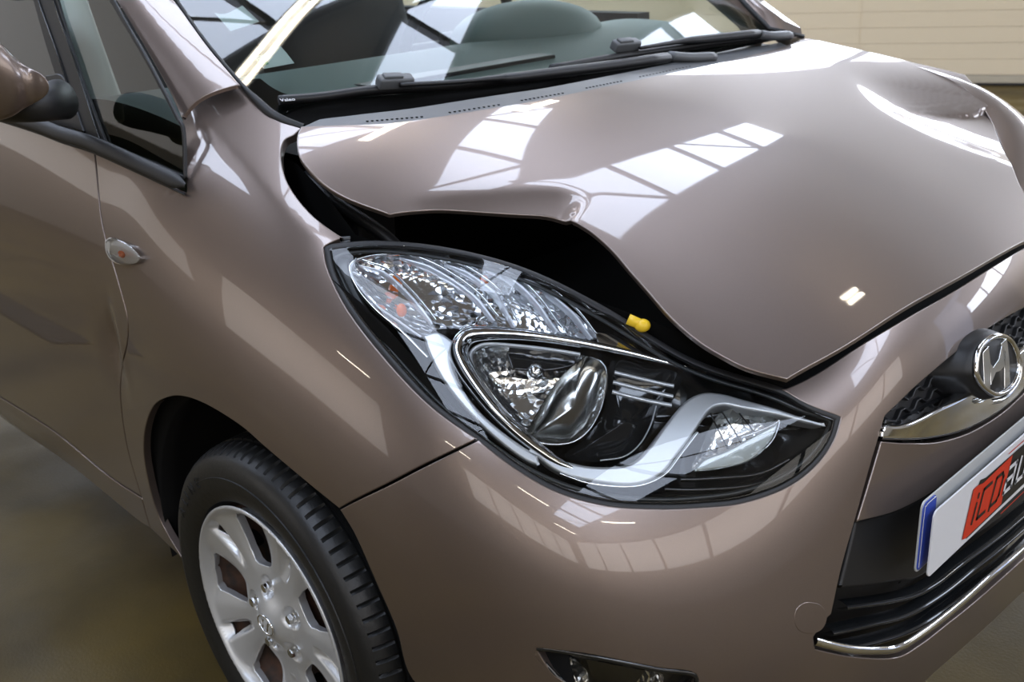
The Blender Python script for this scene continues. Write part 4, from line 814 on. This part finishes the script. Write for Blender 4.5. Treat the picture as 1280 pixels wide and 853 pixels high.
for k in range(11):
    p = a2+D[:2]*2*k; q2 = a2+D[:2]*(2*k+1.9); n_ = Nn[:2]*.05
    V = [(*(p+n_), 2.25), (*(q2+n_), 2.25), (*(q2+n_), 3.3), (*(p+n_), 3.3)]; mesh('window_pane', V, [(0, 1, 2, 3)], WINM, wn, smooth=False)
    p = q2; q2 = a2+D[:2]*(2*k+2.0); V = [(*p, 2.25), (*q2, 2.25), (*q2, 3.3), (*p, 3.3)]; mesh('window_mullion', V, [(0, 1, 2, 3)], STEEL, wn, smooth=False)
wallbox('trim_1', a2, b2, 2.12, 2.25, STEEL)
wallbox('wall_back_low', a2, a2+D[:2]*4.0, 0, 2.12, WALL); wallbox('wall_back_end', A[:2]+D[:2]*9, b2, 0, 2.12, WALL)
wallbox('wall_left', (X0, Y0), (X0, Y1+3), 0, H, WALL, .1); wallbox('wall_front', (X0, Y0), (X1, Y0), 0, H, WALL, -.1); wallbox('wall_right', (X1, Y0), (X1, Y1+3), 0, H, WALL, -.1)
def band(idx, a, b, z0, z1, n, m, inn):
    o = bpy.data.objects.new('window_%d' % idx, None); sc.collection.objects.link(o); o['kind'] = 'structure'; a = np.array(a, float); b = np.array(b, float); inn = np.array(inn, float)
    for k in range(n):
        p = a+(b-a)*k/n+inn*.03; q4 = a+(b-a)*(k+.94)/n+inn*.03; mesh('window_pane', [(*p, z0), (*q4, z0), (*q4, z1), (*p, z1)], [(0, 1, 2, 3)], m, o, smooth=False)
        p = q4; q4 = a+(b-a)*(k+1)/n+inn*.03; p = p+inn*.02; q4 = q4+inn*.02; mesh('window_mullion', [(*p, z0), (*q4, z0), (*q4, z1), (*p, z1)], [(0, 1, 2, 3)], STEEL, o, smooth=False)
BANDM = mat('milky_window_pane', (.8, .8, .8), .4, em=((1, .94, .88), 1.7)); FILLM = mat('side_fill_pane', (.8, .8, .8), .4, em=((1, .92, .82), .9))
band(8, (2, Y0), (9, Y0), 2.5, 4.5, 5, BANDM, (0, 1)); band(14, (X0, Y0), (-2.5, Y0), 1.0, 4.2, 1, FILLM, (0, 1)); band(11, (X1, -9), (X1, 6), 2.3, 4.5, 8, BANDM, (-1, 0)); band(10, (X0, -9), (X0, 6), 2.2, 3.6, 1, mat('left_fill_pane', (.8, .8, .8), .4, em=((1, .92, .82), .45)), (1, 0))  # left-wall and front-left bands are unseen panes, added to glow as side fill
# ceiling with three skylight strips (openings), panes and glazing bars; further strips are added fill
struct('ceiling', [(X0, Y0, H), (X1, Y0, H), (X1, Y1+3, H), (X0, Y1+3, H)], [(3, 2, 1, 0)], CEIL)
def skylight(c0, c1, wd, nb, idx, m=SKY):
    o = bpy.data.objects.new('window_%d' % idx, None); sc.collection.objects.link(o); o['kind'] = 'structure'
    c0 = np.array(c0, float); c1 = np.array(c1, float); d = c1-c0; L = np.linalg.norm(d); d /= L; n_ = np.array([-d[1], d[0]])*wd/2; z = H-.02
    for k in range(nb):
        a = c0+d*L*k/nb; b = c0+d*(L*(k+1)/nb-.07); mesh('skylight_pane', [(*(a-n_), z), (*(b-n_), z), (*(b+n_), z), (*(a+n_), z)], [(3, 2, 1, 0)], m, o, smooth=False)
        if k:
            bm = bmesh.new(); c = a-d*.035; box(bm, (c[0], c[1], z-.04), (wd*1.05, .07, .10), Matrix.Rotation(math.atan2(n_[1], n_[0]), 3, 'Z')); bmobj('glazing_bar', bm, STEEL, o)
        if k % 2 == 0:
            p = a+n_; q3 = b-n_; V, F = tube([(p[0], p[1], z-.15), (q3[0], q3[1], z-.15)], .018, 6); mesh('tie_rod', V, F, STEEL, o)
    for s_ in (-1, 1):
        V, F = tube([(*(c0+n_*s_*1.03), z-.03), (*(c1+n_*s_*1.03), z-.03)], .04, 4); mesh('skylight_rail', V, F, STEEL, o)
skylight((-.2, 1.35), (-2.35, 7.2), .45, 4, 2); skylight((-.15, .6), (-2.85, 3.95), .5, 3, 3); skylight((-1.35, -1.5), (-2.75, 2.4), .75, 4, 4); skylight((-4.6, -4.0), (-5.4, 0), 1.1, 4, 9); skylight((2.2, -5.2), (-.8, -1.6), 1.3, 4, 5); skylight((6.5, -6.5), (4.2, 0), 1.3, 5, 6); skylight((-6.5, -4), (-8, 3), 1.2, 4, 7); skylight((-4.8, .6), (-6.8, 4.6), 1.8, 4, 12); skylight((5.2, .8), (3.6, 5.6), 1.8, 4, 13)  # strips past the first three are unseen, added to brighten hall and door
LAMP = mat('fluorescent_tube', (1, 1, 1), .4, em=((1, .90, .72), 22)); LHOUSE = mat('lamp_housing_white', (.7, .7, .68), .5)
dr = bpy.data.objects.new('floor_drain', None); sc.collection.objects.link(dr); dr['kind'] = 'structure'; dr.location = (-3.4, -1.45, 0)  # unseen floor drain, added for the striped dark band mirrored in the door
bm = bmesh.new(); box(bm, (0, 0, .002), (2.2, .17, .004)); bmobj('drain_frame', bm, DARK, dr)
bm = bmesh.new()
for k in range(55): box(bm, (-1.08+k*.04, 0, .006), (.018, .15, .006))
bmobj('drain_slat', bm, mat('drain_iron', (.05, .048, .045), .5, .5), dr, kind='stuff')
def tube_light(x, y, ang_, lab, L=1.2, z=4.45):
    o = bpy.data.objects.new('ceiling_light', None); sc.collection.objects.link(o); o.location = (x, y, z); o.rotation_euler = (0, 0, ang_); o['label'] = lab; o['category'] = 'lamp'; o['group'] = 'fluorescent lamps under the roof'
    bm = bmesh.new(); box(bm, (0, 0, .05), (L+.1, .12, .06), None, .01); bmobj('housing', bm, LHOUSE, o)
    for s_ in (-.03, .03):
        V, F = tube([(-L/2, s_, 0), (L/2, s_, 0)], .016, 8); mesh('lamp_tube', V, F, LAMP, o)
    bm = bmesh.new(); box(bm, (-L*.38, 0, .165), (.01, .01, .17)); bmobj('suspension', bm, STEEL, o); bm = bmesh.new(); box(bm, (L*.38, 0, .165), (.01, .01, .17)); bmobj('suspension', bm, STEEL, o)
TLS = ['over the windscreen', 'between the two skylights beyond the bonnet', 'short one over the bonnet front', 'farthest, by the garage door', 'front right of the car, nearest', 'in the far front right corner', 'beside the right-hand windows', 'added for light, straight out from the front wheel', 'added for light, out from the front door', 'added for light, far behind on the driver side', 'added for light, right of the bonnet', 'added for light, by the left wall']
for i_, (x, y, a) in enumerate([(-1.93, 1.42, 2.16), (-2.65, 3.75, 2.10), (.55, 3.0, 1.7), (-.65, 8.2, 1.8), (4.5, -6, .3), (7, -7.5, .3), (6.5, -3.5, 1.2), (1.5, -7.5, .2), (-3, -7.5, .2), (-7, -5, .2), (3.2, 3.8, 1.9), (-7.5, 1.5, 1.5)]): tube_light(x, y, a, 'twin tube roof lamp '+TLS[i_], .45 if i_ == 2 else 1.2)  # lamps from the front-wheel one onward are unseen, added as fill light
